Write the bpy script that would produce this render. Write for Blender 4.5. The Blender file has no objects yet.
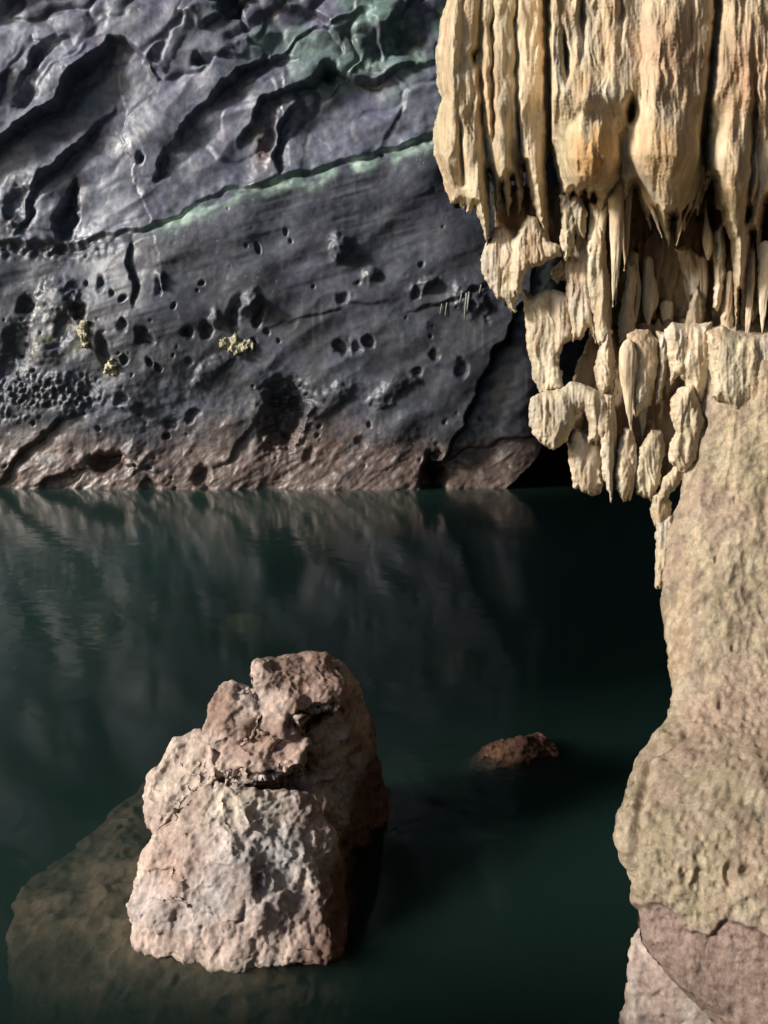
import bpy, bmesh, math, random
import numpy as np
from mathutils import Vector

# ------------------------------------------------------------------ camera, light, exposure
S = bpy.context.scene
CAM_H, PITCH, F = 3.2, math.radians(9.7), 769.0
cam_d = bpy.data.cameras.new('camera')
cam = bpy.data.objects.new('camera', cam_d)
S.collection.objects.link(cam)
cam.location = (0, 0, CAM_H)
cam.rotation_euler = (math.pi / 2 - PITCH, 0, 0)
cam_d.sensor_width = 36.0
cam_d.lens = F / 1024 * 36.0
cam_d.clip_start, cam_d.clip_end = 0.05, 500
S.camera = cam

SUN_EL = math.radians(24)
SUN_AZ = math.radians(247)          # compass heading the light comes from (0 = +Y, clockwise)
W = bpy.data.worlds.new('World')
S.world = W
W.use_nodes = True
nt = W.node_tree
nt.nodes.clear()
sky = nt.nodes.new('ShaderNodeTexSky')
sky.sky_type = 'NISHITA'
sky.sun_disc = False
sky.sun_elevation = SUN_EL
sky.sun_rotation = SUN_AZ
bg = nt.nodes.new('ShaderNodeBackground')
bg.inputs[1].default_value = 0.14
wo = nt.nodes.new('ShaderNodeOutputWorld')
nt.links.new(sky.outputs[0], bg.inputs[0])
nt.links.new(bg.outputs[0], wo.inputs[0])

sun_d = bpy.data.lights.new('sun', 'SUN')
sun_d.energy = 3.7
sun_d.angle = math.radians(10)       # daylight through the broad mouth of the cave
sun_d.color = (1.0, 0.95, 0.88)
sun = bpy.data.objects.new('sun', sun_d)
S.collection.objects.link(sun)
to_sun = Vector((math.sin(SUN_AZ) * math.cos(SUN_EL), math.cos(SUN_AZ) * math.cos(SUN_EL), math.sin(SUN_EL)))
sun.rotation_euler = to_sun.to_track_quat('Z', 'Y').to_euler()
sun.location = to_sun * 60

S.view_settings.view_transform = 'Standard'
S.view_settings.look = 'None'
S.view_settings.exposure = 0.3
S.view_settings.gamma = 1.0
S.view_settings.use_curve_mapping = False
S.render.engine = 'CYCLES'
S.cycles.max_bounces = 6
S.cycles.diffuse_bounces = 1
S.cycles.volume_bounces = 1
S.cycles.transparent_max_bounces = 8
S.cycles.use_denoising = True
S.cycles.caustics_reflective = False
S.cycles.caustics_refractive = False

# ------------------------------------------------------------------ helpers
rnd = random.Random(7)
SP, CP = math.sin(PITCH), math.cos(PITCH)


def ray(x, y):
    a, b = (x - 384) / F, -(y - 512) / F
    return np.array([a, CP + b * SP, -SP + b * CP])


def at(x, y, Y):
    """the point at distance Y in front of the viewer that is seen at (x, y) of the photograph"""
    d = ray(x, y)
    return np.array([0, 0, CAM_H]) + d * (Y / d[1])


def at_z(x, y, z):
    d = ray(x, y)
    return np.array([0, 0, CAM_H]) + d * ((z - CAM_H) / d[2])


def pix(P):
    """photograph coordinates of world points"""
    q = P - np.array([0, 0, CAM_H])
    dep = q[:, 1] * CP - q[:, 2] * SP
    upc = q[:, 1] * SP + q[:, 2] * CP
    dep = np.maximum(dep, 0.05)
    return 384 + F * q[:, 0] / dep, 512 - F * upc / dep


_G = np.array([[1, 1, 0], [-1, 1, 0], [1, -1, 0], [-1, -1, 0], [1, 0, 1], [-1, 0, 1], [1, 0, -1], [-1, 0, -1],
               [0, 1, 1], [0, -1, 1], [0, 1, -1], [0, -1, -1], [1, 1, 0], [-1, 1, 0], [0, -1, 1], [0, -1, -1]], float)


def _hash(i, j, k, s=0):
    h = (i.astype(np.uint32) * np.uint32(374761393) + j.astype(np.uint32) * np.uint32(668265263)
         + k.astype(np.uint32) * np.uint32(2246822519) + np.uint32(s * 3266489917 & 0xffffffff))
    h = (h ^ (h >> np.uint32(13))) * np.uint32(1274126177)
    h = (h ^ (h >> np.uint32(16))) * np.uint32(2654435761)
    return h ^ (h >> np.uint32(15))


def noise(p, s=0):
    """gradient noise, about -1..1"""
    f = np.floor(p)
    i = f.astype(np.int64)
    w = p - f
    u = w * w * w * (w * (w * 6 - 15) + 10)
    out = np.zeros(len(p))
    for dx in (0, 1):
        for dy in (0, 1):
            for dz in (0, 1):
                g = _G[_hash(i[:, 0] + dx, i[:, 1] + dy, i[:, 2] + dz, s) & np.uint32(15)]
                d = g[:, 0] * (w[:, 0] - dx) + g[:, 1] * (w[:, 1] - dy) + g[:, 2] * (w[:, 2] - dz)
                wt = (u[:, 0] if dx else 1 - u[:, 0]) * (u[:, 1] if dy else 1 - u[:, 1]) * (u[:, 2] if dz else 1 - u[:, 2])
                out += d * wt
    return out


def fbm(p, octaves=4, s=0, gain=0.5, lac=2.03):
    out, a = np.zeros(len(p)), 1.0
    for o in range(octaves):
        out += a * noise(p, s + o)
        p = p * lac + 17.3
        a *= gain
    return out


def ridged(p, octaves=3, s=0):
    out, a = np.zeros(len(p)), 1.0
    for o in range(octaves):
        out += a * (1 - 2 * np.abs(noise(p, s + o)))
        p = p * 2.1 + 9.7
        a *= 0.5
    return out


def worley(p, s=0, second=False):
    """distance to the nearest (and second nearest) scattered point, and a random value of its cell"""
    f = np.floor(p)
    i = f.astype(np.int64)
    w = p - f
    b1 = np.full(len(p), 9.0)
    b2 = np.full(len(p), 9.0)
    idv = np.zeros(len(p))
    for dx in (-1, 0, 1):
        for dy in (-1, 0, 1):
            for dz in (-1, 0, 1):
                h = _hash(i[:, 0] + dx, i[:, 1] + dy, i[:, 2] + dz, s)
                ox = (h & np.uint32(1023)) / 1023.0
                oy = ((h >> np.uint32(10)) & np.uint32(1023)) / 1023.0
                oz = ((h >> np.uint32(20)) & np.uint32(1023)) / 1023.0
                d = np.sqrt((dx + ox - w[:, 0]) ** 2 + (dy + oy - w[:, 1]) ** 2 + (dz + oz - w[:, 2]) ** 2)
                near = d < b1
                b2 = np.where(near, b1, np.minimum(b2, d))
                idv = np.where(near, ox, idv)
                b1 = np.where(near, d, b1)
    return b1, b2, idv


def sm(a, b, x):
    t = np.clip((x - a) / (b - a), 0, 1)
    return t * t * (3 - 2 * t)


def mix(a, b, t):
    return a + (np.asarray(b) - a) * t[:, None]


def mesh_np(name, V, Fc, m, col=None, parent=None, smooth=True):
    """one mesh object from numpy vertices (in world space) and quad or triangle lists"""
    me = bpy.data.meshes.new(name)
    V = np.asarray(V, np.float32)
    n = len(Fc)
    k = len(Fc[0])
    me.vertices.add(len(V))
    me.vertices.foreach_set('co', V.ravel())
    me.loops.add(n * k)
    me.loops.foreach_set('vertex_index', np.asarray(Fc, np.int32).ravel())
    me.polygons.add(n)
    me.polygons.foreach_set('loop_start', np.arange(0, n * k, k, dtype=np.int32))
    me.polygons.foreach_set('use_smooth', np.full(n, smooth))
    me.update(calc_edges=True)
    me.validate()
    if col is not None:
        set_col(me, col)
    o = bpy.data.objects.new(name, me)
    S.collection.objects.link(o)
    me.materials.append(m)
    if parent is not None:
        o.parent = parent
        o.matrix_parent_inverse = parent.matrix_world.inverted()
    return o


def set_col(me, col):
    a = me.color_attributes.new('tint', 'FLOAT_COLOR', 'POINT')
    c = np.ones((len(me.vertices), 4), np.float32)
    c[:, :3] = np.clip(col, 0, 1)
    a.data.foreach_set('color', c.ravel())


def grid_faces(nu, nv, wrap=False):
    i, j = np.meshgrid(np.arange(nu if wrap else nu - 1), np.arange(nv - 1), indexing='ij')
    i2 = (i + 1) % nu
    return np.stack([i * nv + j, i2 * nv + j, i2 * nv + j + 1, i * nv + j + 1], -1).reshape(-1, 4)


def normals(V, Fc):
    Fc = np.asarray(Fc)
    if Fc.shape[1] == 4:
        n = np.cross(V[Fc[:, 2]] - V[Fc[:, 0]], V[Fc[:, 3]] - V[Fc[:, 1]])
    else:
        n = np.cross(V[Fc[:, 1]] - V[Fc[:, 0]], V[Fc[:, 2]] - V[Fc[:, 0]])
    N = np.zeros_like(V)
    for c in range(Fc.shape[1]):
        for ax in range(3):
            N[:, ax] += np.bincount(Fc[:, c], n[:, ax], len(V))
    return N / np.maximum(np.linalg.norm(N, axis=1, keepdims=True), 1e-9)


def relax(V, Fc, it):
    """umbrella smoothing"""
    E = np.concatenate([np.stack([Fc[:, a], Fc[:, (a + 1) % Fc.shape[1]]], 1) for a in range(Fc.shape[1])])
    cnt = np.maximum(np.bincount(E.ravel(), minlength=len(V)), 1)
    for _ in range(it):
        A = np.zeros_like(V)
        for ax in range(3):
            A[:, ax] = np.bincount(E[:, 0], V[E[:, 1], ax], len(V)) + np.bincount(E[:, 1], V[E[:, 0], ax], len(V))
        V = 0.5 * V + 0.5 * A / cnt[:, None]
    return V


def fuse(pieces, voxel, it=3):
    """union of closed pieces as one fine even skin; returns vertices and quads"""
    bm = bmesh.new()
    for V, Fc in pieces:
        vs = [bm.verts.new(v) for v in V]
        for f in Fc:
            try:
                bm.faces.new([vs[i] for i in dict.fromkeys(int(q) for q in f)])
            except ValueError:
                pass
    bmesh.ops.recalc_face_normals(bm, faces=bm.faces[:])
    me = bpy.data.meshes.new('tmp')
    bm.to_mesh(me)
    bm.free()
    o = bpy.data.objects.new('tmp', me)
    S.collection.objects.link(o)
    md = o.modifiers.new('r', 'REMESH')
    md.mode = 'VOXEL'
    md.voxel_size = voxel
    dg = bpy.context.evaluated_depsgraph_get()
    ev = o.evaluated_get(dg)
    m2 = bpy.data.meshes.new_from_object(ev)
    V = np.empty(len(m2.vertices) * 3)
    m2.vertices.foreach_get('co', V)
    V = V.reshape(-1, 3)
    Q = np.array([list(p.vertices) if len(p.vertices) == 4 else list(p.vertices) + [p.vertices[-1]] for p in m2.polygons])
    bpy.data.objects.remove(o)
    bpy.data.meshes.remove(me)
    bpy.data.meshes.remove(m2)
    return relax(V, Q, it), Q


def hull(pts):
    bm = bmesh.new()
    for p in pts:
        bm.verts.new(p)
    r = bmesh.ops.convex_hull(bm, input=bm.verts[:])
    junk = list({e for e in r['geom_interior'] + r['geom_unused'] if isinstance(e, bmesh.types.BMVert)})
    bmesh.ops.delete(bm, geom=junk, context='VERTS')
    bm.verts.index_update()
    V = np.array([v.co[:] for v in bm.verts])
    Fc = [[v.index for v in f.verts] for f in bm.faces]
    bm.free()
    return V, Fc


def tag(o, label=None, cat=None, kind=None, group=None):
    if label:
        o['label'] = label
    if cat:
        o['category'] = cat
    if kind:
        o['kind'] = kind
    if group:
        o['group'] = group
    return o


def empty(name, loc):
    o = bpy.data.objects.new(name, None)
    S.collection.objects.link(o)
    o.location = loc
    o.empty_display_size = 0.2
    bpy.context.view_layer.update()
    return o


# ------------------------------------------------------------------ materials
def nodes(name):
    m = bpy.data.materials.new(name)
    m.use_nodes = True
    t = m.node_tree
    t.nodes.clear()
    return m, t, t.nodes.new, t.links.new


def stone(name, scale, tint_lo, tint_hi, rough=(0.6, 0.85), bump=0.3, dist=0.01, stretch=(1, 1, 1), spec=0.4, flat=None, coat=0.0,
          speck=0.0, speck_scale=60):
    """stone tinted by its own vertex colour, mottled and bumped by object-space noise"""
    m, t, N, L = nodes(name)
    out = N('ShaderNodeOutputMaterial')
    b = N('ShaderNodeBsdfPrincipled')
    L(b.outputs[0], out.inputs[0])
    tc = N('ShaderNodeTexCoord')
    mp = N('ShaderNodeMapping')
    mp.inputs['Scale'].default_value = stretch
    L(tc.outputs['Object'], mp.inputs[0])
    n1 = N('ShaderNodeTexNoise')
    n1.inputs['Scale'].default_value = scale
    n1.inputs['Detail'].default_value = 9
    n1.inputs['Roughness'].default_value = 0.65
    L(mp.outputs[0], n1.inputs[0])
    n2 = N('ShaderNodeTexNoise')
    n2.inputs['Scale'].default_value = scale * 5
    n2.inputs['Detail'].default_value = 6
    n2.inputs['Roughness'].default_value = 0.7
    L(mp.outputs[0], n2.inputs[0])
    r1 = N('ShaderNodeMapRange')
    r1.inputs[1].default_value, r1.inputs[2].default_value = 0.3, 0.7
    L(n1.outputs[0], r1.inputs[0])
    mx = N('ShaderNodeMix')
    mx.data_type = 'RGBA'
    mx.inputs[6].default_value = (*tint_lo, 1)
    mx.inputs[7].default_value = (*tint_hi, 1)
    L(r1.outputs[0], mx.inputs[0])
    mul = N('ShaderNodeMix')
    mul.data_type = 'RGBA'
    mul.blend_type = 'MULTIPLY'
    mul.inputs[0].default_value = 1
    if flat is None:
        at_ = N('ShaderNodeAttribute')
        at_.attribute_name = 'tint'
        L(at_.outputs[0], mul.inputs[6])
    else:
        mul.inputs[6].default_value = (*flat, 1)
    L(mx.outputs[2], mul.inputs[7])
    r2 = N('ShaderNodeMapRange')
    r2.inputs[1].default_value, r2.inputs[2].default_value = 0.25, 0.75
    r2.inputs[3].default_value, r2.inputs[4].default_value = 0.7, 1.3
    L(n2.outputs[0], r2.inputs[0])
    mul2 = N('ShaderNodeMix')
    mul2.data_type = 'RGBA'
    mul2.blend_type = 'MULTIPLY'
    mul2.inputs[0].default_value = 1
    L(mul.outputs[2], mul2.inputs[6])
    L(r2.outputs[0], mul2.inputs[7])
    last = mul2.outputs[2]
    if speck:
        v = N('ShaderNodeTexVoronoi')
        v.inputs['Scale'].default_value = speck_scale
        L(tc.outputs['Object'], v.inputs[0])
        n4 = N('ShaderNodeTexNoise')
        n4.inputs['Scale'].default_value = speck_scale * 0.12
        L(tc.outputs['Object'], n4.inputs[0])
        r4 = N('ShaderNodeMapRange')
        r4.inputs[1].default_value, r4.inputs[2].default_value = 0.48, 0.75
        r4.inputs[3].default_value, r4.inputs[4].default_value = 0.0, 0.17
        L(n4.outputs[0], r4.inputs[0])
        ls = N('ShaderNodeMath')
        ls.operation = 'LESS_THAN'
        L(v.outputs['Distance'], ls.inputs[0])
        L(r4.outputs[0], ls.inputs[1])
        ms = N('ShaderNodeMath')
        ms.operation = 'MULTIPLY'
        ms.inputs[1].default_value = speck
        L(ls.outputs[0], ms.inputs[0])
        m3 = N('ShaderNodeMix')
        m3.data_type = 'RGBA'
        m3.inputs[7].default_value = (0.62, 0.6, 0.55, 1)
        L(ms.outputs[0], m3.inputs[0])
        L(last, m3.inputs[6])
        last = m3.outputs[2]
    L(last, b.inputs['Base Color'])
    rr = N('ShaderNodeMapRange')
    rr.inputs[1].default_value, rr.inputs[2].default_value = 0.3, 0.7
    rr.inputs[3].default_value, rr.inputs[4].default_value = rough
    L(n1.outputs[0], rr.inputs[0])
    L(rr.outputs[0], b.inputs['Roughness'])
    b.inputs['Specular IOR Level'].default_value = spec
    b.inputs['Coat Weight'].default_value = coat
    b.inputs['Coat Roughness'].default_value = 0.32
    ad = N('ShaderNodeMath')
    ad.operation = 'MULTIPLY_ADD'
    ad.inputs[1].default_value = 0.5
    L(n2.outputs[0], ad.inputs[0])
    L(n1.outputs[0], ad.inputs[2])
    bp = N('ShaderNodeBump')
    bp.inputs['Strength'].default_value = bump
    bp.inputs['Distance'].default_value = dist
    L(ad.outputs[0], bp.inputs['Height'])
    L(bp.outputs[0], b.inputs['Normal'])
    return m


M_WALL = stone('wet_grey_limestone', 1.2, (0.72, 0.72, 0.75), (1.2, 1.2, 1.22), (0.34, 0.58), 0.42, 0.035, spec=0.55, speck=0.45, speck_scale=6)
M_FLOW = stone('cream_flowstone', 7, (0.72, 0.7, 0.66), (1.18, 1.18, 1.16), (0.55, 0.8), 0.45, 0.012, (1, 1, 0.28), spec=0.35, speck=0.5, speck_scale=45)
M_MASS = stone('rough_flowstone', 20, (0.7, 0.68, 0.66), (1.2, 1.2, 1.18), (0.5, 0.85), 0.85, 0.009, (1, 1, 0.7), spec=0.4, speck=0.5, speck_scale=85)
M_BOULDER = stone('pitted_boulder_stone', 9, (0.62, 0.6, 0.6), (1.22, 1.2, 1.18), (0.6, 0.9), 0.8, 0.014, spec=0.3)
M_DARK = stone('dark_cave_rock', 0.5, (0.7, 0.7, 0.7), (1.2, 1.2, 1.2), (0.7, 0.9), 0.6, 0.2, flat=(0.035, 0.035, 0.038))
M_SILT = stone('grey_green_silt', 0.8, (0.7, 0.7, 0.7), (1.2, 1.2, 1.2), (0.8, 0.95), 0.4, 0.05, flat=(0.06, 0.07, 0.05))


def water_material():
    m, t, N, L = nodes('green_cave_water')
    out = N('ShaderNodeOutputMaterial')
    tr = N('ShaderNodeBsdfTransparent')
    gl = N('ShaderNodeBsdfGlossy')
    gl.inputs['Roughness'].default_value = 0.10
    fr = N('ShaderNodeLayerWeight')
    fr.inputs[0].default_value = 0.5
    pw = N('ShaderNodeMath')
    pw.operation = 'POWER'
    pw.inputs[1].default_value = 5.0
    L(fr.outputs['Facing'], pw.inputs[0])
    sc = N('ShaderNodeMath')
    sc.operation = 'MULTIPLY_ADD'
    sc.inputs[1].default_value = 0.98
    sc.inputs[2].default_value = 0.02
    L(pw.outputs[0], sc.inputs[0])
    mx = N('ShaderNodeMixShader')
    L(sc.outputs[0], mx.inputs[0])
    L(tr.outputs[0], mx.inputs[1])
    L(gl.outputs[0], mx.inputs[2])
    tc = N('ShaderNodeTexCoord')
    n1 = N('ShaderNodeTexNoise')
    n1.inputs['Scale'].default_value = 2.2
    n1.inputs['Detail'].default_value = 3
    n1.inputs['Distortion'].default_value = 0.4
    L(tc.outputs['Object'], n1.inputs[0])
    n2 = N('ShaderNodeTexNoise')
    n2.inputs['Scale'].default_value = 0.25
    n2.inputs['Detail'].default_value = 1
    L(tc.outputs['Object'], n2.inputs[0])
    r = N('ShaderNodeMapRange')
    r.inputs[1].default_value, r.inputs[2].default_value = 0.4, 0.65
    r.inputs[3].default_value, r.inputs[4].default_value = 0.15, 1.0
    L(n2.outputs[0], r.inputs[0])
    mu = N('ShaderNodeMath')
    mu.operation = 'MULTIPLY'
    L(n1.outputs[0], mu.inputs[0])
    L(r.outputs[0], mu.inputs[1])
    bp = N('ShaderNodeBump')
    bp.inputs['Strength'].default_value = 0.42
    bp.inputs['Distance'].default_value = 0.025
    L(mu.outputs[0], bp.inputs['Height'])
    L(bp.outputs[0], gl.inputs['Normal'])
    L(bp.outputs[0], fr.inputs['Normal'])
    L(mx.outputs[0], out.inputs['Surface'])
    vs = N('ShaderNodeVolumeScatter')
    vs.inputs['Color'].default_value = (0.125, 0.29, 0.245, 1)
    vs.inputs['Density'].default_value = 0.9
    va = N('ShaderNodeVolumeAbsorption')
    va.inputs['Color'].default_value = (0.05, 0.12, 0.10, 1)
    va.inputs['Density'].default_value = 2.3
    ad = N('ShaderNodeAddShader')
    L(vs.outputs[0], ad.inputs[0])
    L(va.outputs[0], ad.inputs[1])
    L(ad.outputs[0], out.inputs['Volume'])
    return m


M_WATER = water_material()

# ------------------------------------------------------------------ far cave wall
YW = 23.0


def axis(lo, a, b, hi, fine, coarse):
    l = np.arange(lo, a, coarse)
    return np.concatenate([l, np.arange(a, b, fine), np.arange(b, hi + coarse, coarse)])


def path_field(u, v, pts):
    """distance to a polyline, which side (+1 = left of its direction, seen in the picture with y down), position along it 0..1"""
    P = np.array(pts, float)
    seg = np.linalg.norm(np.diff(P, axis=0), axis=1)
    tot, acc = seg.sum(), 0.0
    best = np.full(len(u), 1e9)
    side = np.zeros(len(u))
    pos = np.zeros(len(u))
    for k in range(len(P) - 1):
        a, b = P[k], P[k + 1]
        d = b - a
        t = ((u - a[0]) * d[0] + (v - a[1]) * d[1]) / (d @ d)
        tc = np.clip(t, 0, 1)
        dist = np.hypot(u - a[0] - tc * d[0], v - a[1] - tc * d[1])
        cr = d[0] * (v - a[1]) - d[1] * (u - a[0])
        near = dist < best
        best = np.where(near, dist, best)
        side = np.where(near, -np.sign(cr), side)
        pos = np.where(near, (acc + tc * seg[k]) / tot, pos)
        acc += seg[k]
    return best, side, pos


def build_wall():
    us = axis(-420, -12, 566, 1700, 1.25, 9)
    vs = axis(-520, -12, 496, 560, 1.25, 9)
    nu, nv = len(us), len(vs)
    u, v = [a.ravel() for a in np.meshgrid(us, vs, indexing='ij')]
    d0 = np.stack([(u - 384) / F, CP - (v - 512) / F * SP, -SP - (v - 512) / F * CP], 1)
    B = np.array([0, 0, CAM_H]) + d0 * (YW / d0[:, 1])[:, None]
    q = np.stack([u * 0.03, v * 0.03, np.zeros_like(u)], 1)       # metres across the face
    # the bedding dips to the left: coordinates along and across it
    ca, sa = math.cos(math.radians(32)), math.sin(math.radians(32))
    al, ac = q[:, 0] * ca - q[:, 1] * sa, q[:, 0] * sa + q[:, 1] * ca
    qa = np.stack([al * 0.35, ac, q[:, 2]], 1)
    wu = u + 6 * fbm(q * 1.1 + 5, 3, 3) + 0.7 * fbm(q * 5, 2, 9)
    wv = v + 6 * fbm(q * 1.1 + 50, 3, 4) + 0.7 * fbm(q * 5 + 30, 2, 10)
    main = np.interp(u, [-400, 0, 40, 80, 130, 150, 182, 204, 226, 277, 323, 359, 396, 432, 700],
                     [250, 243, 243, 240, 232, 224, 215, 202, 192, 181, 168, 157, 149, 136, 60])
    up = sm(3, -3, wv - main)                                     # above the long bedding step
    D = 0.42 * fbm(q * 0.16 + 3, 3, 20) + (0.06 + .07 * up) * fbm(qa * 0.7, 2, 21)
    lowz = 1 - up
    # rounded plates above the step
    b1, b2, idv = worley(np.stack([al * 0.42, ac * 0.75, 0 * al], 1) + 0.25 * np.stack([fbm(q, 2, 31), fbm(q, 2, 32), 0 * al], 1), 5)
    plate = sm(0.0, 0.28, b2 - b1)
    top = sm(140, 30, v + (u - 250) * -0.12)
    D += up * (0.02 + 0.05 * top) * (plate - 1) + up * 0.22 * (idv - 0.5) * (0.2 + top) * sm(0, .1, b2 - b1)
    sc = np.stack([al * 0.30, ac * 0.55, 0 * al + 2], 1) + .18 * np.stack([fbm(q * .5, 2, 35)] * 3, 1)
    scal = 1 - 2 * np.abs(noise(sc, 36))
    D += up * (0.11 * scal + 0.02 * (1 - 2 * np.abs(noise(sc * 2.3 + 5, 37))))               # scooped hollows with sharp ridges
    puff = np.abs(noise(np.stack([q[:, 0] * .40, q[:, 1] * .52, 0 * al + 7], 1) + .12 * np.stack([fbm(q * .9, 2, 38)] * 3, 1), 39))
    tr = sm(170, 270, u) * sm(120, 60, v)
    D += tr * .55 * np.clip(puff, 0, .30)                                                      # bulging plates with tight joints
    # diagonal gullies below
    g = ridged(np.stack([al * 0.22, ac * 0.75, 0 * al], 1) + 0.15 * np.stack([fbm(q * 0.8, 2, 41)] * 3, 1), 2, 40)
    D += lowz * 0.040 * g * (0.25 + 0.75 * sm(260, 340, v + 0.3 * (u - 300))) + 0.012 * g
    # thin strata of the smooth middle band
    band = lowz * sm(330, 250, v + 0.35 * (u - 350))
    st = fbm(np.stack([al * 0.15 + ac * 0.0, (q[:, 1] + 0.27 * q[:, 0]) * 4.0, 0 * al], 1), 3, 44)
    D += 0.022 * band * st * sm(-.3, .3, fbm(q * .7 + 90, 2, 95))
    # upper slab hangs over the step, with a ragged lip
    lip = np.exp(-np.abs(wv - main) / 26)
    D += up * 0.11 * lip * (0.8 + 0.5 * fbm(q * 2.0, 2, 50)) * sm(-60, 60, u) - lowz * 0.09 * np.exp(-np.abs(wv - main) / 4) * (.6 + .8 * fbm(q * 3, 2, 52))
    D += 0.34 * lowz * sm(-1, 17, wv - main) * np.exp(-np.clip(wv - main, 0, None) / 90) * sm(60, 170, u)

    def ledge(pts, A, La, Bd, Lb, taper=0.12, side=1):
        nonlocal D
        d, s, pos = path_field(wu, wv, pts)
        tp = np.clip(4 * pos * (1 - pos), 0, 1) ** .75 * (1 + .55 * noise(q * .75 + len(pts), 48))
        tp = np.clip(tp, 0, 1.3)
        s = s * side
        w = sm(-2.2, 2.2, s * d)
        D = D + tp * (w * A * .42 * np.exp(-d / (La * 1.4)) - (1 - w) * Bd * .52 * (.35 * np.exp(-d / Lb) + .65 * np.exp(-d / (Lb * 3.4))))

    def pit(x, y, rx, ry, dep, rot=0.0, rim=0.0):
        nonlocal D
        c, s_ = math.cos(rot), math.sin(rot)
        dx, dy = wu - x, wv - y
        r = np.sqrt(((dx * c + dy * s_) / rx) ** 2 + ((-dx * s_ + dy * c) / ry) ** 2)
        r = r + .25 * fbm(q * 4 + x, 3, 67)
        D = D - dep * (.5 * sm(1.3, 0.3, r) + .5 * sm(1.7, -.2, r)) + rim * np.exp(-((r - 1.3) / 0.35) ** 2)

    # shelving slabs of the upper left; the side named first in each hangs out over the other
    ledge([(-60, 195), (0, 152), (20, 131), (50, 113), (75, 80), (95, 58), (110, 43), (128, 47), (150, 64), (170, 75)], 0.85, 70, 0.55, 22, 0.1)
    ledge([(14, 240), (25, 222), (35, 190), (60, 160), (85, 138), (100, 118), (112, 100)], 0.45, 40, 0.50, 16, 0.15)
    ledge([(58, 240), (58, 218), (66, 190), (74, 172)], 0.2, 14, 0.4, 10, 0.2)
    ledge([(170, 152), (185, 127), (215, 96), (240, 76), (265, 66), (282, 58), (300, 64)], 0.55, 50, 0.45, 12, 0.12)
    ledge([(238, 150), (250, 127), (268, 102), (290, 91), (308, 86), (330, 74), (350, 80), (374, 87), (398, 77), (436, 64)], 0.6, 40, 0.45, 12, 0.08)
    ledge([(280, 178), (274, 150), (277, 130), (290, 110), (304, 100)], 0.35, 16, 0.5, 9, 0.12)
    ledge([(156, 184), (159, 166), (170, 148)], 0.25, 14, 0.4, 6, 0.25)
    ledge([(280, 4), (300, 14), (319, 22), (330, 30), (345, 60)], 0.35, 30, 0.3, 9, 0.15)
    ledge([(365, 15), (372, 33), (379, 50), (384, 66)], 0.3, 22, 0.35, 7, 0.2)
    ledge([(376, 56), (386, 36), (402, 20), (420, -10)], 0.3, 25, 0.3, 8, 0.15)
    ledge([(180, 20), (200, 30), (228, 28), (240, 14), (262, -6)], 0.3, 30, 0.35, 9, 0.2)
    ledge([(-10, 20), (10, 8), (30, -4), (60, -16)], 0.4, 30, 0.4, 10, 0.2)
    ledge([(20, 92), (38, 68), (44, 50), (60, 40)], 0.22, 16, 0.25, 8, 0.2)
    ledge([(0, 120), (6, 96), (20, 74)], 0.2, 16, 0.2, 7, 0.2)
    for x, y, rx, ry, d_, r_ in [(236, 14, 9, 12, .6, .4), (332, 74, 6, 8, .5, 0), (203, 66, 8, 6, .4, -.4), (30, 100, 8, 12, .3, .5),
                                 (66, 214, 7, 24, .5, .1), (139, 157, 4, 5, .3, 0), (20, 207, 14, 22, .35, .3), (402, 48, 12, 14, .3, .3),
                                 (268, 140, 7, 20, .3, .2), (45, 60, 6, 12, .25, .5)]:
        pit(x, y, rx, ry, d_, r_)
    # vertical crack under the step, the leaning cleft on the right and the cracks round its foot
    ledge([(131, 232), (133, 258), (135, 288), (138, 310)], 0.12, 10, 0.4, 4, 0.15, -1)
    ledge([(424, 494), (440, 466), (456, 438), (470, 410), (484, 373), (500, 345), (516, 317), (528, 292), (538, 250)], 0.40, 55, 1.15, 26, 0.05)
    ledge([(424, 462), (446, 459), (476, 451), (528, 437), (566, 424)], 0.2, 20, 0.35, 7, 0.08)
    ledge([(-40, 510), (0, 482), (18, 458), (36, 436), (60, 420), (90, 412)], 0.25, 30, 0.45, 14, 0.15)
    ledge([(215, 470), (240, 445), (258, 420), (270, 395), (280, 385)], 0.3, 40, 0.2, 14, 0.2)
    ledge([(20, 494), (60, 474), (110, 466), (160, 470)], 0.2, 14, 0.2, 10, 0.2)
    pit(434, 480, 10, 24, 1.6, 0.1)
    ledge([(405, 312), (436, 305), (455, 298), (485, 281), (500, 270)], .22, 16, .12, 8, .1)
    ledge([(262, 330), (300, 318), (350, 306), (400, 300)], .08, 10, .06, 6, .1)
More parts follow.
